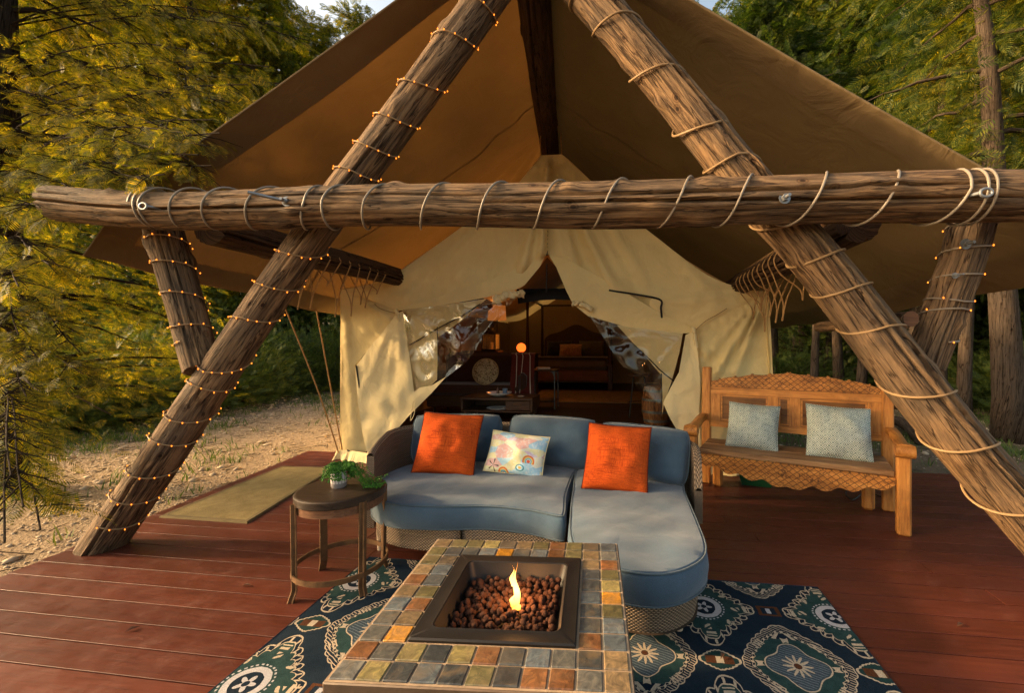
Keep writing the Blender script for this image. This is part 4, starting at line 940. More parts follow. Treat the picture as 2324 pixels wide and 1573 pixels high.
def throw_pillow(name, w, h, d, loc, yaw, lean, roll, mat, label, group, trim=None, seed=0):
    root = empty(name, loc, label, 'pillow', group)
    root.rotation_mode = 'QUATERNION'; root.rotation_quaternion = (Matrix.Rotation(yaw, 3, 'Z') @ Matrix.Rotation(-lean, 3, 'X') @ Matrix.Rotation(roll, 3, 'Y')).to_quaternion(); ORI[root.name] = Vector((0, 0, 0))
    mb = pillow_mesh(w, h, d*1.38, .05, 2.2, seed=seed, wr=.016); mb.v = [(a, b, c_+h/2) for a, b, c_ in mb.v]; o = weld(mb.build('cover', mat, root))
    if trim:
        b = MB(); pts = []
        for sx, sz, ex_, ez in ((-1, -1, 1, -1), (1, -1, 1, 1), (1, 1, -1, 1), (-1, 1, -1, -1)):
            for q_ in range(12):
                u = sx+(ex_-sx)*q_/12; v = sz+(ez-sz)*q_/12; pts.append((u*w/2*(1-.05*(1-v*v)*abs(u)**3), 0, h/2+v*h/2*(1-.05*(1-u*u)*abs(v)**3)))
        b.tube(pts, .0035, 6, closed=True); b.build('seam', trim, root)
    return root
DR = math.radians
p = G(1003, 1079, .425); throw_pillow('throw_pillow', .47, .46, .17, p, DR(-4), DR(24), DR(3), 'orange_cloth', 'burnt orange square pillow beside the patchwork pillow on the curved sofa', 'orange pillows', 'dark_thread', 1)
p = G(1162, 1079, .425); throw_pillow('patchwork_pillow', .45, .31, .13, p, DR(-8), DR(28), DR(6), 'patchwork', 'pastel patchwork printed lumbar pillow with sun and rainbow motifs', None, 'tent_canvas_plain', 2)
p = G(1393, 1118, .425); throw_pillow('throw_pillow', .43, .44, .16, p, DR(-14), DR(24), DR(2), 'orange_cloth', 'burnt orange square pillow standing alone on the chaise', 'orange pillows', 'dark_thread', 3)

# curved wicker sofa
def outline_cushion(pts2, z0, z1, root, name, mat, pipe='piping', edge=.035, crown=.018, seed=0):
    P = [Vector((q_.x, q_.y)) for q_ in catmull([Vector((a, b, 0)) for a, b in pts2], 8, True)]
    n = len(P); cen_ = sum(P, Vector((0, 0)))/n
    area = sum(P[i].x*P[(i+1) % n].y-P[(i+1) % n].x*P[i].y for i in range(n)); sgn = 1 if area > 0 else -1
    nrm = []
    for i in range(n):
        t_ = (P[(i+1) % n]-P[i-1]).normalized(); nrm.append(Vector((-t_.y, t_.x))*sgn)
    mb = MB(); prof = [(.05, z0), (.012, z0+.004), (0, z0+.022), (-.006, (z0+z1)/2), (0, z1-.03), (.008, z1-.012), (.018, z1-.004)]
    vs = []
    for k_, (of, z) in enumerate(prof):
        for i in range(n):
            q_ = P[i]+nrm[i]*(of+.006*nz3(P[i].x*6, P[i].y*6, z*9+seed)); vs.append(Vector((q_.x, q_.y, z)))
    mb.add(vs, [(k_*n+i, k_*n+(i+1) % n, (k_+1)*n+(i+1) % n, (k_+1)*n+i) for k_ in range(len(prof)-1) for i in range(n)])
    In = [P[i]+nrm[i]*.018 for i in range(n)]
    def pl_(x, y, d): return Vector((x, y, z1-.004+crown*(1-math.exp(-d/.09))+.018*nz3(x*4+seed, y*4, 1)*min(1, d/.08)+.006*nz3(x*11, y*11, seed)*min(1, d/.05)))
    vs, fs, _ = cdt_patch(In, .035, pl_); mb.add(vs, fs); o = weld(mb.build(name, mat, root)); o.data.polygons.foreach_set('use_smooth', [True]*len(o.data.polygons))
    b = MB(); b.tube([(P[i].x+nrm[i].x*.006, P[i].y+nrm[i].y*.006, z1-.010) for i in range(n)], .0045, 6, closed=True); b.build('piping', pipe, o)
    b = MB(); b.tube([(P[i].x+nrm[i].x*.002, P[i].y+nrm[i].y*.002, z0+.012) for i in range(n)], .004, 6, closed=True); b.build('piping', pipe, o)
    return o
sofa = empty('curved_sofa', (-.65, 3.0, 0), 'curved wicker sofa with blue grey seat and back cushions', 'sofa')
outline_cushion([(-1.345, 2.95), (-1.27, 2.70), (-1.08, 2.545), (-.80, 2.505), (-.5, 2.51), (-.24, 2.45), (-.06, 2.365), (-.025, 2.42), (-.02, 2.7), (.02, 3.05), (.06, 3.30), (-.02, 3.40), (-.4, 3.50), (-.9, 3.53), (-1.24, 3.42), (-1.36, 3.18)], .262, .42, sofa, 'seat_cushion', 'cushion_blue', seed=1)
def back_cushion(root, w, h, d, loc, yaw, lean, seed):
    mb = pillow_mesh(w, h, d*1.12, .01, 4.0, 30, .014, seed, .16, .6); Mx = Matrix.Rotation(yaw, 3, 'Z') @ Matrix.Rotation(-lean, 3, 'X')
    mb.v = [tuple(Mx @ Vector((a, b, c_+h/2))+Vector(loc)) for a, b, c_ in mb.v]; o = weld(mb.build('back_cushion', 'cushion_blue', root))
    b = MB(); pts = []
    for sx, sz, ex_, ez in ((-1, -1, 1, -1), (1, -1, 1, 1), (1, 1, -1, 1), (-1, 1, -1, -1)):
        for q_ in range(10):
            u = sx+(ex_-sx)*q_/10; v = sz+(ez-sz)*q_/10; pts.append(Mx @ Vector((u*w/2*math.sqrt(1-.16*v**4), 0, h/2+v*h/2*math.sqrt(1-.16*u**4)))+Vector(loc))
    b.tube(pts, .0045, 6, closed=True); b.build('piping', 'piping', o); return o
back_cushion(sofa, .74, .40, .19, (-.93, 3.43, .405), DR(2), DR(15), 1)
back_cushion(sofa, .76, .40, .19, (-.17, 3.33, .405), DR(-19), DR(15), 2)
def wall_band(root, name, pts, z0, z1f, th, mat='wicker'):
    P = catmull(pts, 10); n = len(P); L = [0]
    for a, b in zip(P, P[1:]): L.append(L[-1]+(b-a).length)
    mb = MB()
    def f(side):
        def g(a, b):
            q_ = a*(n-1); i = min(n-2, int(q_)); p = P[i].lerp(P[i+1], q_-i); t_ = (P[min(i+1, n-1)]-P[max(0, i-1)]).normalized(); nn = Vector((-t_.y, t_.x, 0)); z1 = z1f(a)
            return Vector((p.x, p.y, z0+(z1-z0)*b))+nn*side*th/2
        return g
    for side in (-1, 1): mb.grid(n*2, 8, f(side), lambda a, b: (a*L[-1], b*.6))
    mb.grid(n*2, 4, lambda a, b: f(1)(a, 1).lerp(f(-1)(a, 1), b)+EZ*(.02*math.sin(b*PI)), lambda a, b: (a*L[-1], b*.05))
    for e_ in (0, 1): mb.grid(3, 8, lambda a, b: f(1)(e_, b).lerp(f(-1)(e_, b), a), lambda a, b: (a*.05, b*.6))
    o = mb.build(name, mat, root); bm = bmesh.new(); bm.from_mesh(o.data); bmesh.ops.recalc_face_normals(bm, faces=bm.faces); bm.to_mesh(o.data); bm.free(); return o
wall_band(sofa, 'wicker_back', [(-1.385, 2.93, 0), (-1.40, 3.15, 0), (-1.36, 3.42, 0), (-1.15, 3.60, 0), (-.8, 3.64, 0), (-.4, 3.60, 0), (.1, 3.46, 0)], .10, lambda a: .60+.09*min(1, a/.22), .05)
def base_band(root, pts, z0, z1, inset_bottom=.0):
    P = catmull(pts, 8, True); n = len(P); L = 0; mb = MB(); cum = [0]
    for i in range(n): cum.append(cum[-1]+(P[(i+1) % n]-P[i]).length)
    cen_ = sum(P, Vector())/n
    mb.grid(n, 6, lambda a, b: Vector((*((P[int(round(a*n)) % n]-cen_)*(1-inset_bottom*(1-b)**2)+cen_).xy, z0+(z1-z0)*b)), lambda a, b: (cum[int(round(a*n))], b*(z1-z0)))
    bt = len(mb.v); mb.v += [(q_.x*.98+cen_.x*.02, q_.y*.98+cen_.y*.02, z0+.003) for q_ in P]; mb.uv += [(0, 0)]*n; mb.f.append(tuple(range(bt, bt+n)))
    o = mb.build('wicker_base', 'wicker', root); bm = bmesh.new(); bm.from_mesh(o.data); bmesh.ops.recalc_face_normals(bm, faces=bm.faces); bm.to_mesh(o.data); bm.free(); return o
base_band(sofa, [(-1.32, 2.95, 0), (-1.25, 2.73, 0), (-1.05, 2.595, 0), (-.78, 2.535, 0), (-.665, 2.525, 0), (-.655, 2.6, 0), (-.66, 3.4, 0), (-.7, 3.52, 0), (-1.2, 3.45, 0), (-1.34, 3.2, 0)], .125, .272, .02)
base_band(sofa, [(-.63, 2.525, 0), (-.5, 2.505, 0), (-.26, 2.455, 0), (-.07, 2.41, 0), (-.055, 2.46, 0), (-.03, 2.8, 0), (.02, 3.3, 0), (-.3, 3.48, 0), (-.6, 3.5, 0), (-.64, 3.4, 0), (-.64, 2.6, 0)], .125, .272, .02)
for x, y in ((-1.27, 2.83), (-.71, 2.60), (-.56, 2.58), (-.12, 2.5), (-1.2, 3.4), (-.6, 3.42)):
    b = MB(); b.tube([(x, y, 0), (x, y, .14)], [.020, .026], 12); b.build('leg', 'leg_beige', sofa)
chaise = empty('chaise_lounge', (.4, 2.4, 0), 'wicker chaise end of the seating with long blue grey cushion', 'chaise')
outline_cushion([(.055, 3.25), (.02, 2.85), (.0, 2.45), (.0, 2.12), (.05, 1.93), (.19, 1.81), (.37, 1.765), (.53, 1.83), (.645, 1.98), (.70, 2.3), (.755, 2.75), (.79, 2.93), (.72, 3.02), (.45, 3.19), (.2, 3.33)], .262, .42, chaise, 'seat_cushion', 'cushion_blue', seed=5)
back_cushion(chaise, .70, .39, .19, (.49, 3.02, .405), DR(-31), DR(15), 3)
base_band(chaise, [(.08, 3.2, 0), (.04, 2.5, 0), (.04, 2.15, 0), (.09, 1.99, 0), (.2, 1.88, 0), (.37, 1.835, 0), (.52, 1.89, 0), (.62, 2.02, 0), (.67, 2.3, 0), (.73, 2.8, 0), (.74, 2.95, 0), (.4, 3.2, 0)], .10, .272, .05)
wall_band(chaise, 'wicker_back', [(.12, 3.45, 0), (.4, 3.32, 0), (.65, 3.15, 0), (.83, 2.99, 0), (.855, 2.86, 0), (.83, 2.72, 0)], .22, lambda a: .68-.25*max(0, (a-.75)/.25)**2, .05)
for x, y in ((.2, 2.0), (.52, 2.02), (.12, 3.1), (.66, 2.95)):
    b = MB(); b.tube([(x, y, 0), (x, y, .12)], [.020, .026], 12); b.build('leg', 'leg_beige', chaise)

# ------------------------------------------------------------------ round side table and its plant
sc0 = Vector((-1.315, 2.43, 0)); st = empty('side_table', sc0, 'round dark wood side table on rusty iron legs', 'side table')
R0 = .235; mb = MB(); mb.lathe([(.01, .505), (R0-.005, .505), (R0, .51), (R0, .545), (R0-.006, .551), (R0-.02, .553), (.01, .553)], sc0, 48); o = mb.build('table_top', 'dark_top', st)
mb = MB(); mb.lathe([(R0-.022, .46), (R0-.012, .46), (R0-.012, .506), (R0-.022, .506), (R0-.022, .46)], sc0, 40, caps=False); mb.build('apron', 'apron_wood', st)
for a in (-.62, .72, 2.5, 3.95):
    d = Vector((math.cos(a), math.sin(a), 0)); tn = Vector((-d.y, d.x, 0)); b = MB(); rt, rb_ = R0-.006, R0-.012
    prof = [(-.021, 0), (.021, 0), (.021, .006), (.004, .007), (.004, .024), (-.004, .024), (-.004, .007), (-.021, .006)]
    vs = []
    for z, r_ in ((.52, rt), (.06, rb_), (0, rb_+.02)): vs += [sc0+d*(r_+q_)+tn*p_+EZ*z for p_, q_ in prof]
    b.add(vs, [(i*8+k_, i*8+(k_+1) % 8, (i+1)*8+(k_+1) % 8, (i+1)*8+k_) for i in range(2) for k_ in range(8)]+[tuple(range(8)), tuple(range(16, 24))[::-1]]); b.build('leg', 'rust', st, smooth=False)
mb = MB(); mb.lathe([(R0+.004, .115), (R0+.012, .115), (R0+.012, .143), (R0+.004, .143), (R0+.004, .115)], sc0, 48, caps=False); mb.build('ring', 'rust', st)
pp = Vector((-1.335, 2.44, .553)); po = empty('potted_plant', pp, 'small trailing succulent in a grey woven pot on the round side table', 'plant')
mb = MB(); mb.lathe([(.01, 0), (.036, 0), (.042, .01), (.046, .085), (.044, .09), (.040, .088), (.038, .06), (.01, .058)], pp, 28); mb.build('pot', 'pot', po)
lv = []; rp_ = random.Random(9)
st_m = MB()
for k_ in range(46):
    a = rp_.uniform(0, 2*PI); ln = rp_.uniform(.06, .12); n_ = 9
    if k_ < 14: a = rp_.gauss(-.25, .35); ln = rp_.uniform(.14, .24)
    pts = []
    for i in range(n_):
        f_ = i/(n_-1); r_ = .03+ln*f_; z = .088+.05*math.sin(min(1, f_*1.6)*PI*.6)-(.30*max(0, f_-.25)**1.2)
        if k_ >= 14: r_ = .03+ln*.55*f_; z = .088+.045*math.sin(f_*PI*.7)-.12*max(0, f_-.45)
        pts.append(pp+Vector((math.cos(a+f_*.3)*r_, math.sin(a+f_*.3)*r_, max(.008, z))))
    st_m.tube(pts, .0015, 4)
    for i in range(1, n_):
        for q_ in range(5): lv.append(pts[i]+Vector((rp_.uniform(-1, 1), rp_.uniform(-1, 1), rp_.uniform(-.5, 1)))*.011)
st_m.build('stems', 'leaf_pot', po)
b = MB()
for p in lv:
    s_ = rp_.uniform(.004, .0072); d = Vector((rp_.uniform(-1, 1), rp_.uniform(-1, 1), rp_.uniform(-.2, 1))).normalized(); e_ = d.orthogonal().normalized(); g_ = d.cross(e_)
    b.add([p-d*s_*.3, p+e_*s_*.8+d*s_*.5, p+g_*s_*.8+d*s_*.5, p-e_*s_*.8+d*s_*.5, p-g_*s_*.8+d*s_*.5, p+d*s_*1.6], [(0, 2, 1), (0, 3, 2), (0, 4, 3), (0, 1, 4), (5, 1, 2), (5, 2, 3), (5, 3, 4), (5, 4, 1)])
setp(b.build('leaves', 'leaf_pot', po), kind='stuff')

# ------------------------------------------------------------------ carved bench
be = empty('carved_bench', (1.10, 3.78, 0), 'carved teak bench with scalloped crest and apron', 'bench', rz=DR(-29)); ORI[be.name] = Vector((0, 0, 0))
BLn = 1.5; D_ = .50
def bx(name, c, d, mat, rot=None, bev=.006):
    b = MB(); b.box(c, d, rot, bev); return b.build(name, mat, be, smooth=False)
lean_ = Matrix.Rotation(DR(-5), 3, 'X')
for x in (0.0, BLn): bx('front_leg', (x, 0, .30), (.085, .085, .60), 'bench_z', bev=.012)
for x in (.02, BLn-.02): bx('back_post', (x, D_+.02, .575), (.085, .07, 1.15), 'bench_z', Matrix.Rotation(DR(-3), 3, 'X'), .01)
for x in (.14, BLn-.16): bx('back_leg', (x, D_-.05, .2), (.09, .08, .40), 'bench_z', bev=.02)
for i in range(2): bx('seat_board', (BLn/2, .02+.115+i*.245, .425), (BLn-.09, .238, .042), 'bench_seat', bev=.006)
def carved(name, xs, low, high, y0, y1, mat):
    pts = [(x, low(x)) for x in xs]+[(x, high(x)) for x in xs[::-1]]; b = MB(); b.prism(pts, lambda p: Vector((p[0], y0(p[1]), p[1])), lambda p: Vector((p[0], y1(p[1]), p[1]))); return b.build(name, mat, be, sharp=30)
xs = list(np.linspace(.045, BLn-.045, 121))
def apron_low(x):
    u = abs(x/BLn-.5)*2; base_ = .315-.055*math.cos(u*PI*.5)**1.0*1.3+.05*(u**3)
    return base_-.014*abs(math.sin(u*PI*4.2))-(.028*math.exp(-((u-.0)/.10)**2))+.01*math.cos(u*26)
carved('apron', xs, apron_low, lambda x: .403, lambda z: -.012, lambda z: .02, 'bench_carved')
yb = lambda z: D_+.015+(z-.57)*.055
def crest(x):
    u = abs(x/BLn-.5)*2; s_ = .985+.105*math.cos(min(1, u)*PI*.5)**.8; return s_+.010*abs(math.sin(u*PI*3.5))+.018*math.exp(-((u)/.07)**2)+(.012 if abs((u*5) % 1-.08) < .07 else 0)
carved('crest_rail', xs, lambda x: .955, crest, lambda z: yb(z)-.018, lambda z: yb(z)+.018, 'bench_carved')
def rail(name, x0, x1, z0, z1, th, mat, dy=0.0):
    b = MB(); P = [(x0, z0), (x1, z0), (x1, z1), (x0, z1)]; b.prism(P, lambda p: Vector((p[0], yb(p[1])-th/2+dy, p[1])), lambda p: Vector((p[0], yb(p[1])+th/2+dy, p[1]))); return b.build(name, mat, be, smooth=False)
rail('top_rail', .06, BLn-.06, .885, .953, .046, 'bench_x'); rail('bottom_rail', .06, BLn-.06, .565, .625, .046, 'bench_x')
for x0, x1 in ((.06, .155), (.575, .665), (.755, .845), (BLn-.155, BLn-.06)): rail('stile', x0, x1, .626, .884, .040, 'bench_z')
for x0, x1 in ((.157, .573), (.667, .753), (.847, BLn-.157)):
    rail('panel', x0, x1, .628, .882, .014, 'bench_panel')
    for a0_, a1_, c0_, c1_ in ((x0, x1, .866, .881), (x0, x1, .629, .644), (x0, x0+.014, .645, .865), (x1-.014, x1, .645, .865)): rail('bead', a0_, a1_, c0_, c1_, .026, 'bench_x', -.002)
for x in (0.0, BLn):
    b = MB(); P = [Vector((x, D_-.02, .665)), Vector((x, .3, .655)), Vector((x, .12, .635)), Vector((x, .0, .628)), Vector((x, -.06, .62))]
    C = catmull(P, 6); n = len(C); vs = []
    for i, p in enumerate(C):
        w_2 = .040+.014*max(0, (i/n-.55))*2; h_ = .028+.020*max(0, (i/n-.6))*2.2
        vs += [p+Vector((sx*w_2, 0, sz*h_)) for sx, sz in ((-.8, -1), (.8, -1), (1, -.6), (1, .6), (.8, 1), (-.8, 1), (-1, .6), (-1, -.6))]
    b.add(vs, [(i*8+k_, i*8+(k_+1) % 8, (i+1)*8+(k_+1) % 8, (i+1)*8+k_) for i in range(n-1) for k_ in range(8)]+[tuple(range(8))[::-1], tuple(range((n-1)*8, n*8))]); b.build('arm', 'bench_y', be, sharp=60)
    b = MB(); b.tube([(x-.058, -.055, .612), (x+.058, -.055, .612)], .045, 20); b.build('scroll', 'bench_y', be)
def onbench(x, y, z): return Vector(be.location)+Matrix.Rotation(DR(-29), 3, 'Z') @ Vector((x, y, z))
throw_pillow('bench_pillow', .43, .42, .15, onbench(.46, .22, .445), DR(-25), DR(26), DR(3), 'lattice_cloth', 'pale teal lattice pillow on the bench, the one beside the tent', 'lattice pillows', 'lattice_cloth', 5)
throw_pillow('bench_pillow', .47, .45, .15, onbench(1.12, .20, .445), DR(-22), DR(26), DR(3), 'lattice_cloth', 'pale teal lattice pillow on the bench, the one beside the log pole', 'lattice pillows', 'lattice_cloth', 6)
plain('green_plastic', (.010, .075, .028), .35, .5, var=.3); plain('cord_black', (.012, .012, .012), .5)
gp = G(1715, 1098); gr = empty('green_bin', gp, 'dark green plastic bin pushed under the bench', 'bin', rz=DR(-20)); ORI[gr.name] = Vector((0, 0, 0))
mb = MB(); vs = []
for z, a, b in ((0, .13, .09), (.16, .17, .12), (.165, .18, .13), (.155, .18, .13), (.155, .165, .115), (.02, .12, .08)): vs += [Vector((p*a, q_*b, z)) for p, q_ in ((-1, -1), (1, -1), (1, 1), (-1, 1))]
mb.add(vs, [(i*4+k_, i*4+(k_+1) % 4, (i+1)*4+(k_+1) % 4, (i+1)*4+k_) for i in range(5) for k_ in range(4)]+[(0, 3, 2, 1), (20, 21, 22, 23)]); mb.build('tub', 'green_plastic', gr, smooth=False)
mb = MB(); mb.tube([Vector((-.17, 0, .16)), Vector((-.1, 0, .25)), Vector((.1, 0, .25)), Vector((.17, 0, .16))], .007, 8); mb.build('handle', 'green_plastic', gr)
mb = MB(); mb.tube(catmull([G(1958, 1118, .01), G(1935, 1135, .01), G(1920, 1118, .012), G(1945, 1100, .012), G(2000, 1128, .01), G(2030, 1105, .01)], 8), .006, 7)
thing(mb, 'power_cord', 'cord_black', 'loose black power cord on the deck beneath the bench', 'cord')
rr = random.Random(12)
for i, (u, v) in enumerate(((893, 1232), (905, 1240), (1700, 1195), (1190, 1260), (1980, 1150), (560, 1330), (1640, 1490), (300, 1430), (2180, 1420))):
    p = G(u, v, .004) if i != 6 else G(u, v, .02); b = MB(); a = rr.uniform(0, 6); s_ = rr.uniform(.018, .03); e_ = Vector((math.cos(a), math.sin(a), 0)); f_ = Vector((-e_.y, e_.x, 0))
    b.add([p-e_*s_, p+f_*s_*.35+EZ*.012, p+e_*s_, p-f_*s_*.35+EZ*.010, p+EZ*.003], [(0, 4, 1), (1, 4, 2), (2, 4, 3), (3, 4, 0)]); thing(b, 'dry_leaf', 'apron_wood', 'tiny curled dry brown leaf lying on the deck', 'leaf', 'dry leaves on the deck', smooth=False)

# ------------------------------------------------------------------ inside the tent
fabric('couch_brown', (.060, .026, .014), .25); fabric('throw_red', (.11, .016, .010), .25); fabric('cream_cloth', (.52, .44, .30), .2)
fabric('bed_grey', (.13, .105, .075), .25); fabric('bed_dark', (.035, .024, .017), .2); fabric('pillow_white', (.62, .52, .40), .2); fabric('pillow_floral', (.50, .26, .14), .5, 22)
wood('walnut', (.022, .011, .006), (.065, .032, .016), (.12, .06, .03), 'x', 1.3, .45); wood('walnut_z', (.02, .010, .006), (.055, .027, .014), (.10, .05, .025), 'z', 1.3, .45)
wood('barrel_oak', (.08, .03, .010), (.20, .085, .028), (.30, .14, .05), 'z', 1.2, .5)
plain('black_iron', (.018, .018, .018), .5, .4, .5); plain('porcelain', (.78, .78, .76), .2, .5, var=.05); plain('grey_iron', (.10, .11, .105), .5, .4, .4)
plain('amber_glass', (.10, .035, .008), .15, .5); plain('blue_glaze', (.12, .20, .30), .3, .5); plain('brass_pale', (.40, .30, .14), .4, .5, .6)
t = Mt('lantern_glass', .1, .5); tr = t.n('ShaderNodeBsdfTransparent'); mx = t.n('ShaderNodeMixShader'); mx.inputs[0].default_value = .25; tr.inputs[0].default_value = (.9, .85, .7, 1)
t.color((.5, .48, .36)); t.L(tr.outputs[0], mx.inputs[1]); t.L(t.b.outputs[0], mx.inputs[2]); t.L(mx.outputs[0], t.out.inputs[0]); M['lantern_glass'] = t.m
t = Mt('round_print', .9, .1); v = t.co('Object'); a = t.noise(v, 26, 4, .7, 1.5); t.color(t.ramp(a, [(.42, (.13, .07, .03)), (.5, (.42, .33, .19)), (.7, (.55, .46, .28))])); M['round_print'] = t.m
t = Mt('old_rug', .95, .1); v = t.co('Object'); a = t.noise(v, 9, 7, .75, 1.0); t.color(t.ramp(a, [(.3, (.10, .072, .032)), (.55, (.25, .19, .085)), (.75, (.36, .29, .14))])); M['old_rug'] = t.m
RT = Matrix.Rotation(-TH, 3, 'Z')
def inb(root, name, c, d, mat, bev=.006, Mx=None):       # a box in the room's own axes, relative to the root
    b = MB(); b.box(c, d, Mx, bev); return b.build(name, mat, root, smooth=False)
def room(name, u, v, z, label, cat, group=None, rz=-TH):
    e_ = empty(name, G(u, v, z), label, cat, group, rz=rz); ORI[e_.name] = Vector((0, 0, 0)); return e_
def roomY(name, u, y, z, label, cat, group=None, rz=-TH):
    e_ = empty(name, Vector(((u-CX)/FPX*y, y, z)), label, cat, group, rz=rz); ORI[e_.name] = Vector((0, 0, 0)); return e_
# brown couch
co = roomY('brown_couch', 1092, 6.75, FZ, 'dark brown leather couch inside the tent', 'couch', rz=DR(-6))
inb(co, 'base', (0, 0, .20), (1.50, .72, .18), 'walnut', .02); inb(co, 'seat', (0, -.03, .37), (1.40, .68, .17), 'couch_brown', .05)
inb(co, 'backrest', (0, .30, .66), (1.40, .2, .56), 'couch_brown', .07, Matrix.Rotation(DR(-8), 3, 'X'))
for sx in (-1, 1):
    inb(co, 'arm', (sx*.74, 0, .42), (.13, .76, .44), 'couch_brown', .05)
    for sy in (-1, 1): b = MB(); b.tube([(sx*.66, sy*.28, 0), (sx*.66, sy*.28, .12)], [.018, .026], 10); b.build('leg', 'walnut', co)
pw = roomY('round_pillow', 1101, 6.44, FZ+.455, 'round printed cream pillow on the brown couch', 'pillow', rz=DR(-4)); mb = MB(); Mx = Matrix.Rotation(PI/2-.25, 3, 'X')
mb.lathe([(.001, -.045), (.10, -.042), (.17, -.028), (.20, 0), (.17, .028), (.10, .042), (.001, .045)], (0, .02, .20), 32, Mx); mb.build('cover', 'round_print', pw); mb = MB(); mb.tube([Mx @ Vector((.2*math.cos(a), .2*math.sin(a), 0))+Vector((0, .02, .20)) for a in np.linspace(0, 2*PI, 33)[:-1]], .008, 6, closed=True); mb.build('rim', 'brass_pale', pw)
tw = roomY('throw_blanket', 1182, 6.36, FZ, 'dark red throw with white stripes over the couch arm', 'blanket', rz=DR(-6))
def th_f(a, b):
    s_ = b*1.45; x = (a-.5)*.36*(1+.25*max(0, s_-.8))+.03*math.sin(a*9)*max(0, s_-.3)
    if s_ < .35: return Vector((x-.02, .26-s_*.2, .93-.05*s_+.01))
    q_ = s_-.35; return Vector((x+.03*q_, .18-.30*min(1, q_*1.1)-.04*math.sin(a*14)*min(1, q_), max(.14, .90-.78*q_)))
mb = MB(); mb.grid(26, 40, th_f); mb.build('cloth', 'throw_red', tw)
for a0_ in (.2, .48, .78): mb = MB(); mb.grid(1, 40, lambda a, b: th_f(a0_+a*.03, b)+Vector((0, -.004, .004))); mb.build('stripe', 'pillow_white', tw)
# coffee table
ct = roomY('coffee_table', 1138, 5.62, FZ, 'low walnut coffee table with an open shelf', 'coffee table', rz=DR(-7))
inb(ct, 'top', (0, 0, .375), (.95, .50, .03), 'walnut'); inb(ct, 'shelf', (0, 0, .215), (.93, .48, .022), 'walnut')
for sx in (-1, 1): inb(ct, 'side_panel', (sx*.458, 0, .293), (.03, .48, .13), 'walnut')
inb(ct, 'drawer_front', (.28, -.225, .293), (.32, .02, .12), 'walnut'); inb(ct, 'handle', (.28, -.24, .31), (.11, .014, .014), 'apron_wood', .003); inb(ct, 'back_panel', (0, .22, .293), (.88, .015, .13), 'walnut')
for sx in (-1, 1):
    for sy in (-1, 1): b = MB(); b.tube([(sx*.42, sy*.2, 0), (sx*.42, sy*.2, .205)], [.014, .022], 10); b.build('leg', 'walnut_z', ct)
ctp = lambda x, y, z: Vector(ct.location)+Matrix.Rotation(DR(-7), 3, 'Z') @ Vector((x, y, z))
mb = MB(); mb.lathe([(.01, 0), (.07, 0), (.13, .022), (.165, .045), (.168, .05), (.158, .047), (.12, .02), (.01, .012)], ctp(-.02, -.04, .391), 36); thing(mb, 'serving_bowl', 'porcelain', 'shallow white bowl on top of the coffee table', 'bowl')
mb = MB(); mb.lathe([(.01, 0), (.12, 0), (.15, .012), (.152, .016), (.12, .006), (.01, .005)], ctp(-.02, -.08, .227), 36); thing(mb, 'white_plate', 'porcelain', 'white plate on the open shelf of the coffee table', 'plate')
mb = MB(); mb.lathe([(.01, 0), (.02, 0), (.022, .01), (.022, .06), (.009, .08), (.009, .10), (.002, .10)], ctp(-.04, -.03, .404), 16); thing(mb, 'small_bottle', 'amber_glass', 'small brown bottle standing in the white bowl', 'bottle')
mb = MB(); mb.lathe([(.01, 0), (.013, 0), (.013, .055), (.01, .057)], ctp(.005, -.06, .404), 16); thing(mb, 'candle', 'pillow_white', 'short white candle standing in the white bowl', 'candle')
mb = MB(); mb.lathe([(.01, 0), (.032, 0), (.034, .085), (.031, .085), (.028, .006), (.01, .006)], ctp(.055, -.02, .404), 20); thing(mb, 'blue_cup', 'blue_glaze', 'slate blue cup standing in the white bowl', 'cup')
mb = MB(); mb.lathe([(.01, 0), (.045, 0), (.048, .009), (.01, .01)], ctp(.28, -.05, .391), 20); thing(mb, 'coaster', 'leg_beige', 'round beige coaster on the coffee table', 'coaster')
# console with lantern, and nightstand with glowing globe
cs = roomY('console', 1095, 7.75, FZ, 'dark console behind the couch carrying the lantern', 'console'); inb(cs, 'top', (0, 0, .94), (.7, .35, .03), 'walnut'); inb(cs, 'body', (0, 0, .46), (.64, .31, .92), 'walnut', .01)
for sx in (-1, 1): inb(cs, 'door', (sx*.16, -.16, .5), (.30, .018, .74), 'walnut_z', .004)
ln = roomY('lantern', 1114, 7.65, FZ+.956, 'tall black metal lantern with glass sides behind the couch', 'lantern'); W_ = .24
inb(ln, 'base', (0, 0, .015), (W_+.03, W_+.03, .03), 'black_iron'); inb(ln, 'roof_plate', (0, 0, .31), (W_+.05, W_+.05, .018), 'black_iron')
for sx in (-1, 1):
    for sy in (-1, 1): inb(ln, 'post', (sx*W_/2, sy*W_/2, .16), (.016, .016, .27), 'black_iron', .002)
for i in range(4): Mx = Matrix.Rotation(i*PI/2, 3, 'Z'); inb(ln, 'pane', Mx @ Vector((0, -W_/2, .165)), (W_-.02, .004, .26), 'lantern_glass', 0, Mx)
mb = MB(); mb.lathe([(.10, .32), (.085, .36), (.06, .37), (.06, .40), (.03, .42), (.01, .425)], (0, 0, 0), 20); mb.build('cap', 'black_iron', ln)
mb = MB(); mb.tube([(.055*math.cos(a), 0, .44+.05*math.sin(a)) for a in np.linspace(0, 2*PI, 21)[:-1]], .008, 8, closed=True); mb.build('ring', 'black_iron', ln)
mb = MB(); mb.lathe([(.01, .03), (.05, .03), (.05, .15), (.01, .15)], (0, 0, 0), 16); mb.build('candle', 'pillow_white', ln)
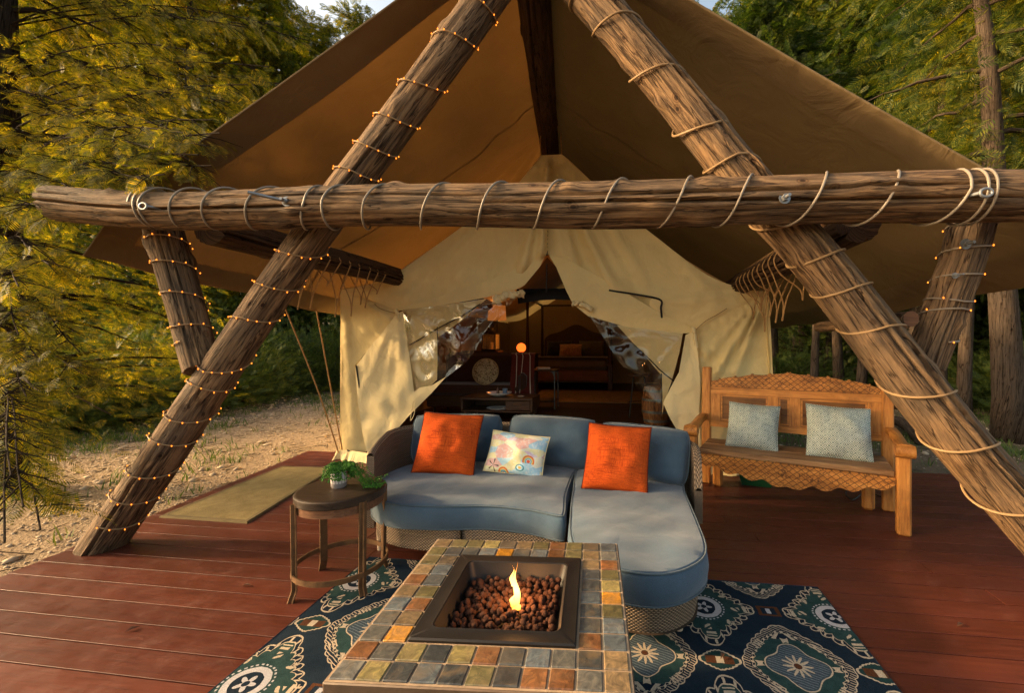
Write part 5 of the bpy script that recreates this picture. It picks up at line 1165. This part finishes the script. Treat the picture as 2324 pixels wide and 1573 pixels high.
ns = roomY('nightstand', 1196, 7.9, FZ, 'dark nightstand carrying the glowing orange globe', 'nightstand'); inb(ns, 'body', (0, 0, .45), (.36, .34, .86), 'walnut_z', .01); inb(ns, 'top', (0, 0, .895), (.42, .40, .03), 'walnut'); inb(ns, 'drawer', (0, -.175, .72), (.31, .02, .2), 'walnut', .004)
gl_ = roomY('globe_lamp', 1183, 7.72, FZ+.91, 'glowing orange globe lamp on the nightstand', 'lamp'); mb = MB(); mb.lathe([(.085*math.sin(a), .10-.085*math.cos(a)) for a in np.linspace(.05, PI-.05, 18)], (0, 0, 0), 28); mb.build('globe', 'globe_glow', gl_)
mb = MB(); mb.lathe([(.01, 0), (.05, 0), (.05, .015), (.035, .03), (.01, .03)], (0, 0, 0), 20); mb.build('foot', 'black_iron', gl_)
pl = bpy.data.lights.new('globe_light', 'POINT'); pl.energy = 3.5; pl.color = (1, .28, .04); pl.shadow_soft_size = .12; o = bpy.data.objects.new('globe_light', pl); COL.objects.link(o); o.parent = gl_; o.location = (-.05, -.25, .28)
hs = roomY('shade_lamp', 1128, 8.6, FZ, 'floor lamp with an orange lit drum shade behind the couch', 'lamp'); mb = MB(); mb.lathe([(.19, 1.56), (.17, 1.86), (.165, 1.86), (.185, 1.56)], (0, 0, 0), 28, caps=False); mb.build('shade', 'lamp_glow', hs)
mb = MB(); mb.tube([(0, 0, 0), (0, 0, 1.86)], .012, 10); mb.lathe([(.01, 0), (.14, 0), (.14, .02), (.01, .03)], (0, 0, 0), 24); mb.build('stand', 'black_iron', hs)
pl = bpy.data.lights.new('shade_light', 'POINT'); pl.energy = 4.5; pl.color = (1, .33, .06); pl.shadow_soft_size = .1; o = bpy.data.objects.new('shade_light', pl); COL.objects.link(o); o.parent = hs; o.location = (0, 0, 1.72)
# four-poster bed
bd = roomY('four_poster_bed', 1290, 9.9, FZ, 'dark four-poster bed with a carved headboard', 'bed', rz=DR(-6))
BWd, BL2 = 1.95, 2.05
inb(bd, 'frame', (0, BL2/2, .33), (BWd, BL2, .26), 'apron_wood', .02); inb(bd, 'mattress', (0, BL2/2, .60), (BWd-.04, BL2-.04, .28), 'bed_grey', .09); inb(bd, 'blanket', (0, .5, .735), (BWd, 1.0, .05), 'bed_dark', .03)
for sx in (-1, 1):
    for y in (0, BL2):
        b = MB(); b.box((sx*BWd/2, y, .3), (.11, .11, .6), None, .01); b.lathe([(.05, .6), (.035, .66), (.055, .72), (.03, .82), (.045, 1.0), (.028, 1.6), (.04, 2.15), (.01, 2.2)], (sx*BWd/2, y, 0), 16); b.build('post', 'walnut_z', bd)
    inb(bd, 'canopy_rail', (sx*BWd/2, BL2/2, 2.17), (.05, BL2, .05), 'walnut_z')
for y in (0, BL2): inb(bd, 'canopy_rail', (0, y, 2.17), (BWd, .05, .05), 'walnut')
xs = np.linspace(-.9, .9, 41); P = [(x, .5) for x in xs]+[(x, 1.15+.42*max(0, math.cos(x/.9*PI*.5))**.7+.05*math.cos(x*7)) for x in xs[::-1]]
b = MB(); b.prism(P, lambda p: Vector((p[0], BL2-.04, p[1])), lambda p: Vector((p[0], BL2+.03, p[1]))); b.build('headboard', 'walnut', bd, sharp=30)
bedp = lambda x, y, z: Vector(bd.location)+Matrix.Rotation(DR(-6), 3, 'Z') @ Vector((x, y, z))
throw_pillow('bed_pillow', .62, .40, .2, bedp(-.1, 1.35, .745), DR(-6), DR(35), 0, 'pillow_floral', 'floral orange pillow in front on the bed', 'bed pillows', None, 3)
throw_pillow('bed_pillow', .70, .45, .2, bedp(-.45, 1.72, .745), DR(-6), DR(22), 0, 'bed_dark', 'dark pillow against the headboard, nearer the globe lamp', 'bed pillows', None, 4)
throw_pillow('bed_pillow', .70, .45, .2, bedp(.45, 1.72, .745), DR(-6), DR(22), 0, 'bed_grey', 'grey pillow against the headboard, farther from the globe lamp', 'bed pillows', None, 5)
# accent table with a book, floor rug, bar stool, barrel
ac = roomY('accent_table', 1236, 7.1, FZ, 'small accent table with grey iron brackets', 'accent table'); inb(ac, 'top', (0, 0, .64), (.46, .42, .025), 'walnut'); inb(ac, 'shelf', (0, 0, .14), (.42, .38, .02), 'walnut')
for sx in (-1, 1):
    for sy in (-1, 1):
        b = MB(); b.box((sx*.2, sy*.18, .32), (.02, .02, .63), None, .003); b.prism([(0, .63), (-sx*.09, .63), (-sx*.03, .60), (0, .52)], lambda p: Vector((sx*.2+p[0], sy*.18-.005, p[1])), lambda p: Vector((sx*.2+p[0], sy*.18+.005, p[1]))); b.build('leg', 'grey_iron', ac, smooth=False)
acp = Vector(ac.location); bk = empty('open_book', acp+Vector((-.02, -.03, .653)), 'white paperback lying on the accent table', 'book', rz=DR(12)); ORI[bk.name] = Vector((0, 0, 0)); inb(bk, 'pages', (0, 0, .016), (.21, .15, .024), 'pillow_white', .003); inb(bk, 'cover', (0, 0, .031), (.22, .16, .005), 'porcelain', .001); inb(bk, 'spine', (-.108, 0, .016), (.006, .16, .03), 'throw_red', .001)
fr_ = roomY('floor_rug', 1370, 8.6, FZ+.004, 'faded tan rug on the tent floor beside the bed', 'rug'); mb = MB(); mb.grid(20, 16, lambda a, b: Vector(((a-.5)*2.9, (b-.5)*1.9, .008+.004*nz3(a*7, b*7, 1)))); mb.build('pile', 'old_rug', fr_); mb = MB(); mb.tube([(-1.45, -.95, .006), (1.45, -.95, .006), (1.45, .95, .006), (-1.45, .95, .006)], .008, 6, closed=True); mb.build('binding', 'jute_edge', fr_)
sr_ = roomY('entry_mat', 1245, 5.62, FZ+.003, 'plain greyish mat on the tent floor by the coffee table', 'mat', rz=DR(14)); mb = MB(); mb.grid(10, 10, lambda a, b: Vector(((a-.5)*.7, (b-.5)*.8, .008))); mb.build('pile', 'leg_beige', sr_); mb = MB(); mb.tube([(-.35, -.4, .005), (.35, -.4, .005), (.35, .4, .005), (-.35, .4, .005)], .006, 6, closed=True); mb.build('binding', 'jute_edge', sr_)
so_ = roomY('bar_stool', 1450, 6.3, FZ, 'tall thin legged iron stool inside the doorway', 'stool'); mb = MB(); mb.lathe([(.01, .60), (.15, .60), (.155, .615), (.15, .63), (.01, .63)], (0, 0, 0), 28); mb.build('seat', 'walnut', so_)
for i in range(4): a = PI/4+i*PI/2; d = Vector((math.cos(a), math.sin(a), 0)); mb = MB(); mb.tube([d*.2, d*.11+EZ*.6], .010, 8); mb.build('leg', 'black_iron', so_)
mb = MB(); mb.tube([(.165*math.cos(a), .165*math.sin(a), .2) for a in np.linspace(0, 2*PI, 25)[:-1]], .007, 6, closed=True); mb.build('foot_ring', 'black_iron', so_)
ba = roomY('oak_barrel', 1490, 5.75, FZ, 'small oak barrel with grey iron hoops inside the doorway', 'barrel'); Hb = .5; bulge_ = lambda z: .165+.035*math.sin(z/Hb*PI); ns_ = 14
for i in range(ns_):
    a0_, a1_ = 2*PI*(i+.03)/ns_, 2*PI*(i+.97)/ns_; b = MB(); vs = []; zs = np.linspace(0, Hb, 9)
    for z in zs: r_ = bulge_(z); vs += [Vector((q_*math.cos(a), q_*math.sin(a), z)) for q_, a in ((r_-.018, a0_), (r_, a0_), (r_+.001, (a0_+a1_)/2), (r_, a1_), (r_-.018, a1_))]
    b.add(vs, [(j*5+k_, j*5+(k_+1) % 5, (j+1)*5+(k_+1) % 5, (j+1)*5+k_) for j in range(8) for k_ in range(5)]+[(0, 1, 2, 3, 4)[::-1], tuple(range(40, 45))]); b.build('stave', 'barrel_oak', ba, smooth=False)
for z in (.05, .17, .33, .45): b = MB(); r_ = bulge_(z)+.003; b.lathe([(r_-.004, z-.016), (r_+.003, z-.016), (r_+.003, z+.016), (r_-.004, z+.016)], (0, 0, 0), 40, caps=False); b.build('hoop', 'grey_iron', ba)
b = MB(); b.lathe([(.01, Hb-.02), (.16, Hb-.02), (.16, Hb-.005), (.01, Hb-.005)], (0, 0, 0), 32); b.build('lid', 'barrel_oak', ba)

# ------------------------------------------------------------------ foliage
def spray_template(n, L=1.0, ang=55, ll=.30, w=.045, droop=.15, comp=0):
    """feather of thin leaflets along +x; comp > 0 makes each leaflet a small feather"""
    Q = []
    for i in range(n):
        f = (i+.6)/n; x = L*f; z = -droop*f*f; l = ll*(math.sin(min(1, f*1.05+.18)*PI)**.7*.85+.15)
        for sg in (-1, 1):
            a = math.radians(ang*(1-.35*f)); d = Vector((math.cos(a), sg*math.sin(a), -.12)); pr = Vector((-d.y, d.x, 0)).normalized(); b = Vector((x, 0, z))
            if comp:
                for j in range(comp):
                    g = (j+.5)/comp; bb = b+d*l*g; l2 = l*.30*(1-.45*g)
                    for s2 in (-1, 1):
                        d2 = (d*.72+pr*s2*.7+Vector((0, 0, -.1))).normalized(); p2 = d2.cross(Vector((0, 0, 1))).normalized()*w*.42; Q.append([bb, bb+d2*l2*.5+p2, bb+d2*l2, bb+d2*l2*.5-p2])
            else: Q.append([b, b+d*l*.5+pr*w*.5, b+d*l, b+d*l*.5-pr*w*.5])
    Q.append([Vector((0, 0, 0)), Vector((L*.5, .006, -droop*.25)), Vector((L, 0, -droop)), Vector((L*.5, -.006, -droop*.25))])
    return np.array([[tuple(p) for p in q_] for q_ in Q])            # (quads, 4, 3)
def sprays(T, P, D, S, rng, up=None, flat=.6):
    """place template T at points P heading D with size S"""
    P = np.asarray(P); D = np.asarray(D); S = np.asarray(S); D = D/np.linalg.norm(D, axis=1, keepdims=True)
    R = rng.normal(size=D.shape)*(1-flat)+np.array([0, 0, 1.0])*flat
    Y = np.cross(R, D); Y /= np.linalg.norm(Y, axis=1, keepdims=True)+1e-9; Z = np.cross(D, Y)
    Tq = T.reshape(-1, 3); V = P[:, None, :]+S[:, None, None]*(Tq[None, :, 0, None]*D[:, None, :]+Tq[None, :, 1, None]*Y[:, None, :]+Tq[None, :, 2, None]*Z[:, None, :])
    V = V.reshape(-1, 3); return V, np.arange(len(V)).reshape(-1, 4)
T_far = spray_template(8, ang=50, ll=.36, w=.085); T_mid = spray_template(9, ang=52, ll=.36, w=.052); T_near = spray_template(12, ang=58, ll=.46, w=.042, droop=.22)
def tree(name, base, height, r0, label, group, seed, mat, kind='cypress', lean=(0, 0), n_limb=26, low=.25, spread=2.2, per=34, T=T_mid, size=(.20, .42), bark='bark', parent=None, sun=None):
    rg = random.Random(seed); ng = np.random.default_rng(seed); base = Vector(base); base.z = ground_z(base.x, base.y)-.15
    root = empty(name, base, label, 'tree', group); tr_ = MB()
    pts = [base+Vector((lean[0]*f+.25*nz3(f*3, seed, 1)*f, lean[1]*f+.25*nz3(f*3, seed, 5)*f, height*f)) for f in np.linspace(0, 1, 14)]
    tr_.tube(pts, [r0*(1.25 if i == 0 else 1)*(1-.86*i/13)+.008 for i in range(14)], 14)
    P, D, S = [], [], []
    for k_ in range(n_limb):
        f = low+(1-low)*((k_+rg.random())/n_limb)**.9; q_ = f*13; i = min(12, int(q_)); st_ = pts[i].lerp(pts[i+1], q_-i); a = rg.uniform(0, 2*PI)
        ln_ = spread*(1.08-f*.8)*rg.uniform(.6, 1.15)*(1 if f > low+.08 else .8); rise = rg.uniform(-.1, .35); lim = []
        for j in range(9):
            g = j/8; lim.append(st_+Vector((math.cos(a+.3*g*nz3(k_, seed, 1))*ln_*g, math.sin(a+.3*g*nz3(k_, seed, 1))*ln_*g, ln_*(rise*g-(.30*g*g if kind == 'cypress' else -.25*g*g))+.08*nz3(k_*3, g*4, seed))))
        tr_.tube(lim, [max(.006, r0*.30*(1-f*.6)*(1-.85*g/8)) for g in range(9)], 6, cap=False)
        for _ in range(per):
            g = rg.random()**.6; q2 = g*8; i2 = min(7, int(q2)); p = lim[i2].lerp(lim[i2+1], q2-i2); dirl = (lim[8]-lim[0]).normalized()
            w = ln_*.26; off = Vector((rg.gauss(0, w), rg.gauss(0, w), rg.gauss(0, w*.55))); p2 = p+off
            for _ in range(3):
                P.append(tuple(p2+Vector((rg.gauss(0, .12), rg.gauss(0, .12), rg.gauss(0, .09))))); d = dirl*.6+off.normalized()*.8+Vector((rg.gauss(0, .5), rg.gauss(0, .5), rg.gauss(-.15 if kind == 'cypress' else .25, .35))); D.append(tuple(d)); S.append(rg.uniform(*size))
    tr_.build('trunk', bark, root, sharp=180); V, F = sprays(T, P, D, S, ng); np_mesh('crown', V, F, mat, root); return root
def shrub(name, base, rad, hgt, label, group, seed, mat, n_cl=60, per=26, T=T_mid, size=(.16, .34)):
    rg = random.Random(seed); ng = np.random.default_rng(seed); base = Vector(base); base.z = ground_z(base.x, base.y)-.08; root = empty(name, base, label, 'shrub', group); P, D, S = [], [], []; sm = MB()
    for c_ in range(n_cl):
        a = rg.uniform(0, 2*PI); el = math.asin(rg.random()**1.15); rr_ = rg.uniform(.62, 1.0); cp = base+Vector((math.cos(a)*math.cos(el)*rad*rr_, math.sin(a)*math.cos(el)*rad*rr_, .1+math.sin(el)*hgt*rr_)); nrm = (cp-base).normalized()
        sm.tube([base+Vector((0, 0, .05)), base.lerp(cp, .5)+Vector((0, 0, .1)), cp], [.022, .013, .006], 5, cap=False); cs_ = rad*.20
        for _ in range(per):
            o_ = Vector((rg.gauss(0, 1), rg.gauss(0, 1), rg.gauss(0, .8)))*cs_; P.append(tuple(cp+o_)); D.append(tuple(nrm*.7+o_.normalized()*.7+Vector((rg.gauss(0, .4), rg.gauss(0, .4), rg.gauss(.1, .35))))); S.append(rg.uniform(*size))
    sm.build('stems', 'bark', root, sharp=180); V, F = sprays(T, P, D, S, ng); np_mesh('foliage', V, F, mat, root); return root
def place(proto, x, y, s, rz, label=None, group=None):
    c_ = copy_tree(proto); c_.location = (x, y, ground_z(x, y)-.12); c_.rotation_euler = (0, 0, rz); c_.scale = (s, s, s*random.uniform(.92, 1.1))
    if label: c_['label'] = label
    if group: c_['group'] = group
    return c_
def grd(u, y): return ((u-CX)/FPX*y, y)
LCED = 'dense green cedar standing in the woods around the camp'; GCED = 'cedars in the woods'
LCYP = 'tall feathery cypress with bare lower trunk in the woods'; GCYP = 'cypresses in the woods'
LGOL = 'sunlit golden green cypress in the woods on the gravel side'; GGOL = 'golden cypresses on the gravel side'
LSH = 'low bushy green juniper at the edge of the clearing'; GSH = 'junipers round the clearing'
# right side trunks that stand out
tree('cypress_tree', (*grd(2296, 6.4), 0), 10.5, .20, 'straight dark trunked cypress standing at the end of the deck beyond the bench', None, 21, 'leaf_cypress', n_limb=30, low=.36, spread=2.6, lean=(-.3, .4))
tree('cypress_tree', (*grd(2060, 9.5), 0), 11, .22, 'leaning cypress rising behind the fly', None, 22, 'leaf_cypress', n_limb=30, low=.34, spread=3.0, lean=(1.5, .3))
tree('cypress_tree', (*grd(2185, 8.2), 0), 9, .12, 'slender forked cypress between the leaning and the dark trunks', None, 23, 'leaf_sunlit', n_limb=24, low=.42, spread=2.3, lean=(.9, .5))
c1 = tree('cypress_tree', (*grd(1750, 13), 0), 12, .24, LCYP, GCYP, 24, 'leaf_cypress', n_limb=52, low=.22, spread=3.6, per=56, size=(.22, .42), T=T_far)
c2 = tree('cedar_tree', (*grd(2080, 15), 0), 9, .22, LCED, GCED, 25, 'leaf_cedar', kind='cedar', n_limb=56, low=.05, spread=3.0, per=56, size=(.20, .40), T=T_far)
c3 = tree('golden_cypress', (*grd(250, 16), 0), 17, .3, LGOL, GGOL, 26, 'leaf_sunlit', n_limb=56, low=.06, spread=4.6, per=76, size=(.26, .50), T=T_far)
s1 = shrub('juniper_bush', (*grd(640, 13.0), 0), 1.7, 1.9, LSH, GSH, 31, 'leaf_cedar', 70, 34)
s2 = shrub('juniper_bush', (*grd(420, 9.4), 0), 1.35, 1.25, LSH, GSH, 32, 'leaf_cedar', 70, 34)
rr = random.Random(77)
for u, y, s_ in ((430, 17, 1.0), (60, 17.5, .95), (600, 19, 1.05), (820, 24, 1.2), (150, 21, 1.1), (-120, 19, 1.0), (330, 22, 1.2), (520, 22, 1.1), (690, 22, 1.1)): place(c3, *grd(u, y), s_, rr.uniform(0, 6))
for u, y, s_ in ((1620, 19, 1.4), (1900, 15, 1.2), (2200, 17, 1.4), (2400, 12, 1.2), (1500, 25, 1.6), (2520, 10, 1.1), (1820, 17, 1.4), (2090, 13.5, 1.2), (2300, 15, 1.4), (1990, 18, 1.5), (2700, 14, 1.0), (2000, 24, 1.7), (1780, 24, 1.7), (720, 26, 1.2), (520, 25, 1.2), (2330, 24, 1.2), (1150, 30, 1.3), (1300, 28, 1.3)): place(c1, *grd(u, y), s_, rr.uniform(0, 6))
for u, y, s_ in ((1880, 14, .8), (2230, 13, .85), (2360, 10.5, .75), (2480, 15, .9), (1980, 20, 1.0), (1800, 18, 1.0), (2620, 11, .8), (700, 19, .95), (500, 16.5, .9), (860, 17, .9), (300, 12.5, .7), (-60, 11, .75), (2850, 9, .8)): place(c2, *grd(u, y), s_, rr.uniform(0, 6))
for u, y, s_ in ((560, 11.5, .9), (740, 14, 1.0), (820, 14.5, 1.0), (500, 10.5, .8), (480, 13, 1.1), (380, 11.5, 1.0), (900, 16, 1.1), (300, 9.5, .9)): place(s1, *grd(u, y), s_, rr.uniform(0, 6))
for u, y, s_ in ((300, 8.3, .9), (180, 7.4, .95), (60, 6.9, .9), (240, 8.8, 1.1), (120, 8.2, 1.1), (-60, 6.6, 1.0), (10, 8.4, 1.2), (-150, 7.4, 1.2), (350, 10.2, 1.1), (2360, 9.2, 1.0), (2240, 10.5, .9), (1830, 12.5, .9), (2080, 12.8, 1.0), (2480, 8, 1.1), (1960, 14.5, 1.0)): place(s2, *grd(u, y), s_, rr.uniform(0, 6))
# bare trunks seen low behind the bench
wood('bark_z', (.04, .028, .02), (.12, .085, .06), (.22, .16, .12), 'z')
for i, (u, y, r_, ln_) in enumerate(((1845, 10.5, .10, .3), (1905, 11.5, .14, -.2), (1950, 10.2, .12, .5), (2010, 9.6, .13, .1), (2140, 9.0, .10, -.2), (1870, 13, .13, .8), (2100, 12, .14, .3))):
    x, y = grd(u, y); tree('cedar_tree', (x, y, 0), 6.5, r_, 'bare lower trunk of a cedar seen beyond the bench', 'cedar trunks beyond the bench', 50+i, 'leaf_cedar', kind='cedar', n_limb=14, low=.36, spread=1.6, per=22, lean=(ln_, .1), T=T_far)
# cypress close to the deck on the gravel side, its boughs hang over the fly edge
def bough_tree():
    rg = random.Random(99); ng = np.random.default_rng(99); bx_, by_ = -5.6, 4.15; base = Vector((bx_, by_, -.2))
    root = empty('bald_cypress', base, 'sunlit golden bald cypress beside the deck with boughs hanging over the fly edge', 'tree'); tr_ = MB()
    pts = [base+Vector((.10*nz3(f*3, 1, 1), .1*nz3(f*3, 2, 1), 8.5*f)) for f in np.linspace(0, 1, 16)]; tr_.tube(pts, [.19*(1-.8*i/15) for i in range(16)], 16)
    P1, D1, S1, P2, D2, S2 = [], [], [], [], [], []
    tips = []
    def limb(a, b, r_, sag_=.25, n=9):
        L_ = [Vector(a).lerp(Vector(b), i/n)+Vector((.02*nz3(i*.9, a[0]*3, b[2]), .02*nz3(i*.9, a[1]*3, b[2]), sag_*math.sin(i/n*PI)*.6-.0)) for i in range(n+1)]
        tr_.tube(L_, [max(.004, r_*(1-.85*i/n)) for i in range(n+1)], 6, cap=False); return L_
    targets = []
    # boughs over the beam and the fly edge (pixel and depth) then the mass of the crown on the outer side
    for (u, v, y) in ((450, 350, 2.5), (420, 300, 2.55), (350, 335, 2.5), (375, 395, 2.42), (480, 375, 2.5), (320, 405, 2.4), (500, 300, 2.6), (330, 385, 2.55), (470, 330, 2.6), (430, 370, 2.7), (300, 330, 2.9), (380, 290, 3.0), (480, 270, 2.9), (560, 190, 3.1), (610, 150, 3.4), (640, 190, 3.6), (520, 230, 3.2), (250, 300, 3.2), (200, 380, 2.8), (150, 420, 2.6), (90, 470, 2.4), (60, 560, 2.3), (110, 600, 2.5), (40, 650, 2.2), (150, 500, 2.7), (700, 90, 4.2), (640, 60, 4.0), (560, 60, 3.8), (470, 120, 3.6), (380, 180, 3.6), (300, 220, 3.6), (220, 160, 3.8), (420, 40, 4.0), (300, 60, 4.2), (160, 90, 4.4), (80, 200, 4.0), (60, 320, 3.6), (120, 260, 3.8), (40, 420, 3.2), (180, 800, 3.2), (190, 850, 3.4), (90, 820, 3.0), (60, 900, 2.8), (130, 760, 3.4), (40, 760, 2.8), (250, 900, 4.2), (60, 1150, 1.85), (20, 1230, 1.75), (100, 1200, 1.9), (30, 1080, 1.9)):
        targets.append((AT(u, v, y), .035))
    for tg, r_ in targets:
        z0 = min(8, max(.9, tg.z+rg.uniform(-.1, .5))); st_ = Vector((bx_, by_, z0)); L_ = limb(st_, tg, .009 if tg.z > 1.6 else .005, .35)
        for k_ in range(34):
            g = .4+.55*rg.random()**.8; q_ = g*9; i = min(8, int(q_)); p = L_[i].lerp(L_[i+1], q_-i); d = (L_[9]-L_[0]).normalized()
            sd_ = Vector((-d.y, d.x, 0))*rg.choice((-1, 1)); hd = d*.6+sd_*rg.uniform(.3, 1)+Vector((0, 0, rg.uniform(-.75, .0))); hd.normalize(); tl_ = rg.uniform(.06, .26); e_ = p+hd*tl_
            tr_.tube([p, p.lerp(e_, .5)+Vector((0, 0, .01)), e_], [.004, .003, .0015], 4, cap=False)
            for j in range(2): P1.append(tuple(p.lerp(e_, .3+.7*rg.random()))); D1.append(tuple(hd+Vector((rg.gauss(0, .35), rg.gauss(0, .35), rg.gauss(-.25, .25))))); S1.append(rg.uniform(.09, .165))
    # the crown proper, farther out
    for k_ in range(74):
        z = rg.uniform(.7, 7.8); a = rg.uniform(0, 2*PI); ln_ = rg.uniform(1.0, 2.3)*(1.1-z/12); e_ = Vector((bx_+math.cos(a)*ln_, by_+math.sin(a)*ln_, z+rg.uniform(-.3, .3)))
        if e_.x > -3.7 and e_.z < 3.8: continue
        L_ = limb((bx_, by_, z), e_, .028, .2)
        for q_ in range(76):
            g = .2+.8*rg.random()**.7; i = min(8, int(g*9)); p = L_[i].lerp(L_[i+1], g*9-i)+Vector((rg.gauss(0, .22), rg.gauss(0, .22), rg.gauss(0, .16)))
            for j in range(2): P2.append(tuple(p+Vector((rg.gauss(0, .06), rg.gauss(0, .06), rg.gauss(0, .05))))); D2.append((math.cos(a)+rg.gauss(0, .6), math.sin(a)+rg.gauss(0, .6), rg.gauss(-.3, .35))); S2.append(rg.uniform(.10, .19))
    tr_.build('trunk', 'bark_dark', root, sharp=180)
    V, F = sprays(T_near, P1, D1, S1, ng, flat=.75); np_mesh('boughs', V, F, 'leaf_sunlit', root); V, F = sprays(T_mid, P2, D2, S2, ng, flat=.7); np_mesh('crown', V, F, 'leaf_sunlit', root)
bough_tree()
# grass in the clearing, pebbles and litter
def scatter_grass():
    rg = np.random.default_rng(4); Vs = []; n = 0
    spots = []
    while len(spots) < 5200:
        y = rg.uniform(2.0, 15); x = rg.uniform(-13, 13)
        if -3.5 < x < 5.5 and y < 5.0: continue
        if -2.9 < x < 2.6 and y < 12.6: continue
        g = noise.noise(Vector((x*.55, y*.55, 2)));
        dens = .05+max(0, g)*1.5
        if x < 0: dens *= .35+max(0, min(1.6, (-x-4.4)*.45+max(0, y-8)*.15))
        else: dens *= .5+.12*max(0, y-5)
        if rg.random() < dens: spots.append((x, y))
    V = []
    for x, y in spots:
        z = ground_z(x, y)
        for b in range(7):
            a = rg.uniform(0, 6.28); h_ = rg.uniform(.04, .13); w = .004+.003*rg.random(); dx, dy = math.cos(a), math.sin(a); ox, oy = x+rg.normal()*.05, y+rg.normal()*.05; l = h_*rg.uniform(.2, .8)
            V += [(ox-dy*w, oy+dx*w, z-.01), (ox+dy*w, oy-dx*w, z-.01), (ox+dx*l*.5+dy*w*.7, oy+dy*l*.5-dx*w*.7, z+h_*.6), (ox+dx*l, oy+dy*l, z+h_)]
    V = np.array(V); o = np_mesh('grass', V, np.arange(len(V)).reshape(-1, 4), 'grass_blade'); setp(o, 'short patchy grass in the clearing round the deck', 'grass', kind='stuff')
scatter_grass()
def pebbles():
    rg = np.random.default_rng(8); V = []; F = []; ico = np.array([(0, 0, 1), (.9, 0, .2), (.28, .85, .2), (-.72, .53, .2), (-.72, -.53, .2), (.28, -.85, .2), (0, 0, -.6)]); fc = [(0, 1, 2), (0, 2, 3), (0, 3, 4), (0, 4, 5), (0, 5, 1), (6, 2, 1), (6, 3, 2), (6, 4, 3), (6, 5, 4), (6, 1, 5)]
    k_ = 0
    while k_ < 14000:
        x = rg.uniform(-9, -3.45) if rg.random() < .8 else rg.uniform(3, 8); y = rg.uniform(1.5, 12)
        if x > 0 and y < 4.9: continue
        if -2.9 < x < 2.6: continue
        s_ = rg.uniform(.006, .022)*(1+1.6*(rg.random() < .06)); z = ground_z(x, y); V.append(ico*np.array([s_*rg.uniform(.7, 1.4), s_*rg.uniform(.7, 1.4), s_*rg.uniform(.4, .9)])+np.array([x, y, z])); F.append(np.array(fc)+k_*7); k_ += 1
    plain('pebble', (.40, .31, .21), .9, var=.5, scale=8); o = np_mesh('gravel', np.concatenate(V), np.concatenate(F), 'pebble'); setp(o, 'pale pebbles scattered over the sandy ground', 'gravel', kind='stuff')
pebbles()
def litter():
    rg = random.Random(15); mb = MB()
    for k_ in range(1500):
        x = rg.uniform(-9.5, -3.5) if k_ % 3 else rg.uniform(2.9, 8.5); y = rg.uniform(1.6, 13)
        if x > 0 and y < 4.75: continue
        z = ground_z(x, y)+.008; a = rg.uniform(0, 6.28); l = rg.uniform(.03, .22)*(1+2*(rg.random() < .05)); d = Vector((math.cos(a), math.sin(a), rg.uniform(-.05, .12))); p = Vector((x, y, z)); k2 = Vector((-d.y, d.x, 0))*rg.uniform(-.15, .15)
        mb.tube([p, p+d*l*.5+k2*l, p+d*l], [.004, .0035, .002], 4, cap=False)
    setp(mb.build('twig_litter', 'bark', None), 'dry twigs and sticks strewn over the bare ground', 'litter', kind='stuff')
litter()
# fallen log and branch on the ground beyond the bench
fg = empty('fallen_log', G(2000, 960, -.05), 'fallen grey log lying on the litter beyond the bench', 'log'); make_log('trunk', [G(1940, 985, -.02), G(2030, 955, .02), G(2090, 1000, -.02)], .10, .07, 44, 'bark', fg, 4, 24)
